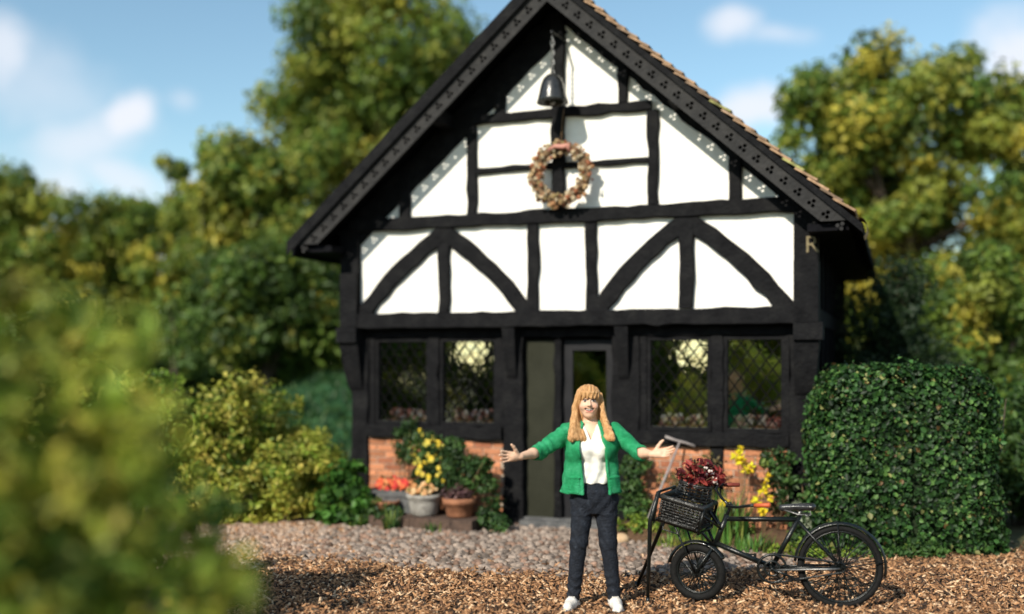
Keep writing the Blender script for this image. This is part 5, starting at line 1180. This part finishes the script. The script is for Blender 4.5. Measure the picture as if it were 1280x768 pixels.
for s, a in ((1, R(200)), (-1, R(20))):
    e_ = BB+v3(.165*math.cos(a), .088*s, .165*math.sin(a)); mb = MB(); mb.tube([BB+v3(0, .082*s, 0), e_], [.012, .009], 8); cr = mb.build('crank', M['black'], bk, True)
    mb = MB(); o_ = e_+v3(0, .055*s, 0)
    for dx_ in (-.03, .03): mb.box(o_[0]+dx_-.011, o_[0]+dx_+.011, o_[1]-.045, o_[1]+.045, o_[2]-.011, o_[2]+.011)
    mb.box(o_[0]-.04, o_[0]+.04, o_[1]-.048, o_[1]-.043, o_[2]-.006, o_[2]+.006); mb.tube([e_, o_+v3(0, .04*s, 0)], .006, 6); mb.build('pedal', M['rubber'], cr)
# carrier, basket and stand (axes of the turned front end, tipped up at the front)
BC = v3(1.140, 0, .695); tip = R(13)
bx_ = fdx*math.cos(tip)+v3(0, 0, 1)*math.sin(tip); by_ = fdy; bz_ = v3(0, 0, 1)*math.cos(tip)-fdx*math.sin(tip)
B = lambda a, b_, c_: BC+bx_*a+by_*b_+bz_*c_
bl, bw, bh = .158, .175, .088
def weave(mb, f, n1, n2, r=.0065, amp=.009):
    """wicker: stakes one way, strands woven in and out the other way; f(s, t, out)"""
    for i in range(n1+1): mb.tube([f(i/n1, t, 0) for t in (0, .5, 1)], r*.8, 5)
    for k_ in range(n2):
        t = (k_+.5)/n2; mb.tube([f(i/(2*n1), t, amp*(1 if (i//2+k_) % 2 else -1) if i % 2 == 0 else 0) for i in range(2*n1+1)], r, 5)
bm_ = MB()
for sy in (-1, 1): weave(bm_, lambda s, t, o_, sy=sy: B(-bl+2*bl*s, sy*(bw-.02*(1-t))+o_*sy, -bh+2*bh*t), 9, 8)
for sx in (-1, 1): weave(bm_, lambda s, t, o_, sx=sx: B(sx*(bl-.01*(1-t))+o_*sx, -bw+2*bw*s, -bh+2*bh*t), 8, 8)
weave(bm_, lambda s, t, o_: B(-bl+2*bl*s, -bw+2*bw*t, -bh+o_), 9, 14)
bsk = bm_.build('basket', M['wicker'], bk, True, False)
mb = MB(); rp = [B(a*(bl+.008), b_*(bw+.008), bh) for a, b_ in ((-1, -1), (-.5, -1.0), (.5, -1.0), (1, -1), (1, -.5), (1, .5), (1, 1), (.5, 1), (-.5, 1), (-1, 1), (-1, .5), (-1, -.5))]
mb.tube(rp, .019, 8, closed=True); mb.tube([B(a*(bl+.004), b_*(bw-.01), -bh) for a, b_ in ((-1, -1), (1, -1), (1, 1), (-1, 1))], .011, 7, closed=True); mb.build('basket_rim', M['wicker'], bsk, True)
# inner upper basket that carries the plant
ub = MB(); uc = lambda s, t, o_: B(-.03+(.135-.015*t+o_)*math.cos(2*math.pi*s), (.15-.025*t+o_)*math.sin(2*math.pi*s), bh-.03+.17*t)
weave(ub, uc, 16, 7); ub.tube([uc(q/24, 1.0, 0) for q in range(24)], .012, 7, closed=True); ub.build('upper_basket', M['wicker'], bsk, True, False)
# carrier tubes
ca = MB()
loop = [B(-bl-.03, bw+.03, -bh-.03), B(-bl-.04, bw+.03, .02), B(-bl-.02, bw+.03, bh+.045), B(-bl+.06, bw+.03, bh+.10)]
for s in (-1, 1):
    ca.tube([B(-bl-.02, s*(bw-.05), -bh-.02), B(bl+.02, s*(bw-.05), -bh-.02)], .011, 7); ca.tube([HB+fdy*.02*s, B(-bl-.02, s*.08, -bh-.02)], .012, 7)
    ca.tube([HT*.6+HB*.4+fdy*.02*s, B(-bl-.012, s*.12, bh*.3)], .010, 7)
    ca.tube([B(bl*.2, s*(bw-.05), -bh-.02), fc+fdy*.068*s], .008, 7)
ca.tube([B(bl+.02, -bw-.02, -bh-.02), B(bl+.02, bw+.02, -bh-.02), B(bl+.03, bw+.02, bh+.03), B(bl+.03, -bw-.02, bh+.03)], .011, 7, closed=True)
ca.tube([B(-bl-.02, -bw, -bh-.02), B(-bl-.02, bw, -bh-.02), B(-bl-.02, bw, bh), B(-bl-.02, -bw, bh)], .011, 7, closed=True)
ca.tube([B(-.02, bw-.05, -bh-.02), B(-.02, bw-.03, -bh-.075), B(.11, bw-.03, -bh-.075), B(.11, bw-.05, -bh-.02)], .006, 6)
ca.tube([HT*.75+HB*.25, HT*.75+HB*.25+fdx*.05, B(-bl-.02, 0, .05)], .012, 7)
ca.build('carrier', M['black'], bk, True)
# headlamp-like bracket in front of the head tube
def bk_local(wx, wy, wz):
    dx_, dy_ = wx-2.46, wy-7.80; a = math.atan2(.228, -.974); return v3(dx_*math.cos(a)+dy_*math.sin(a), -dx_*math.sin(a)+dy_*math.cos(a), wz)
for q, (foot, s) in enumerate(((bk_local(1.035, 7.93, .0), 1), (bk_local(1.02, 8.50, .0), -1))):
    mb = MB(); top_ = B(bl+.03, s*(bw+.02), bh+.03); mid = B(bl+.045, s*(bw+.022), -bh-.03)
    mb.tube([top_, mid, foot+v3(0, 0, .012)], [.017, .017, .013], 8); mb.tube([foot+v3(0, 0, .0), foot+v3(0, 0, .05)], [.017, .016], 8); mb.build('stand_leg', M['black'], bk, True)
# plant in the basket
mw = bk.matrix_basis if hasattr(bk, 'matrix_basis') else None
Mx = mathutils.Matrix.LocRotScale(bk.location, bk.rotation_euler, None)
pc = Mx @ mathutils.Vector(B(-.04, 0, bh+.135))
pl = thing('basket_plant', 'dark red star-leaved plant with white buds growing out of the bicycle basket', 'plant', tuple(pc))
bl_ = [(v3(0, 0, .07), v3(.15, .13, .10)), (v3(.03, -.02, .13), v3(.11, .1, .08)), (v3(.1, -.03, .03), v3(.1, .1, .06))]
P_, ci, off, CC = clump_points(bl_, 520, 60, .035, np.random.default_rng(4), .3)
V, Fq, C = leaves(P_, .055, palette(520, [(.22, .03, .03), (.36, .06, .045), (.11, .015, .02), (.45, .12, .08), (.05, .06, .03)], [4, 3, 4, 1, 1.5]), .3, off, .45)
np_mesh('foliage', V, Fq, M['leaf'], C, pl)
mb = MB(); gg = random.Random(6)
for q in range(20): cc = CC[gg.randrange(len(CC))]; mb.tube([(gg.uniform(-.05, .05), gg.uniform(-.05, .05), -.10), cc*.6, cc], .003, 4)
mb.build('stems', M['twig'], pl)
mb = MB()
for q in range(15): t = q/14; mb.blob((.035+.105*t+gg.uniform(-.02, .02), -.10+gg.uniform(-.03, .02), .15-.13*t+gg.uniform(-.02, .02)), gg.uniform(.008, .013), (.80, .68, .62), 7, .15)
mb.build('white_buds', M['petal'], pl)
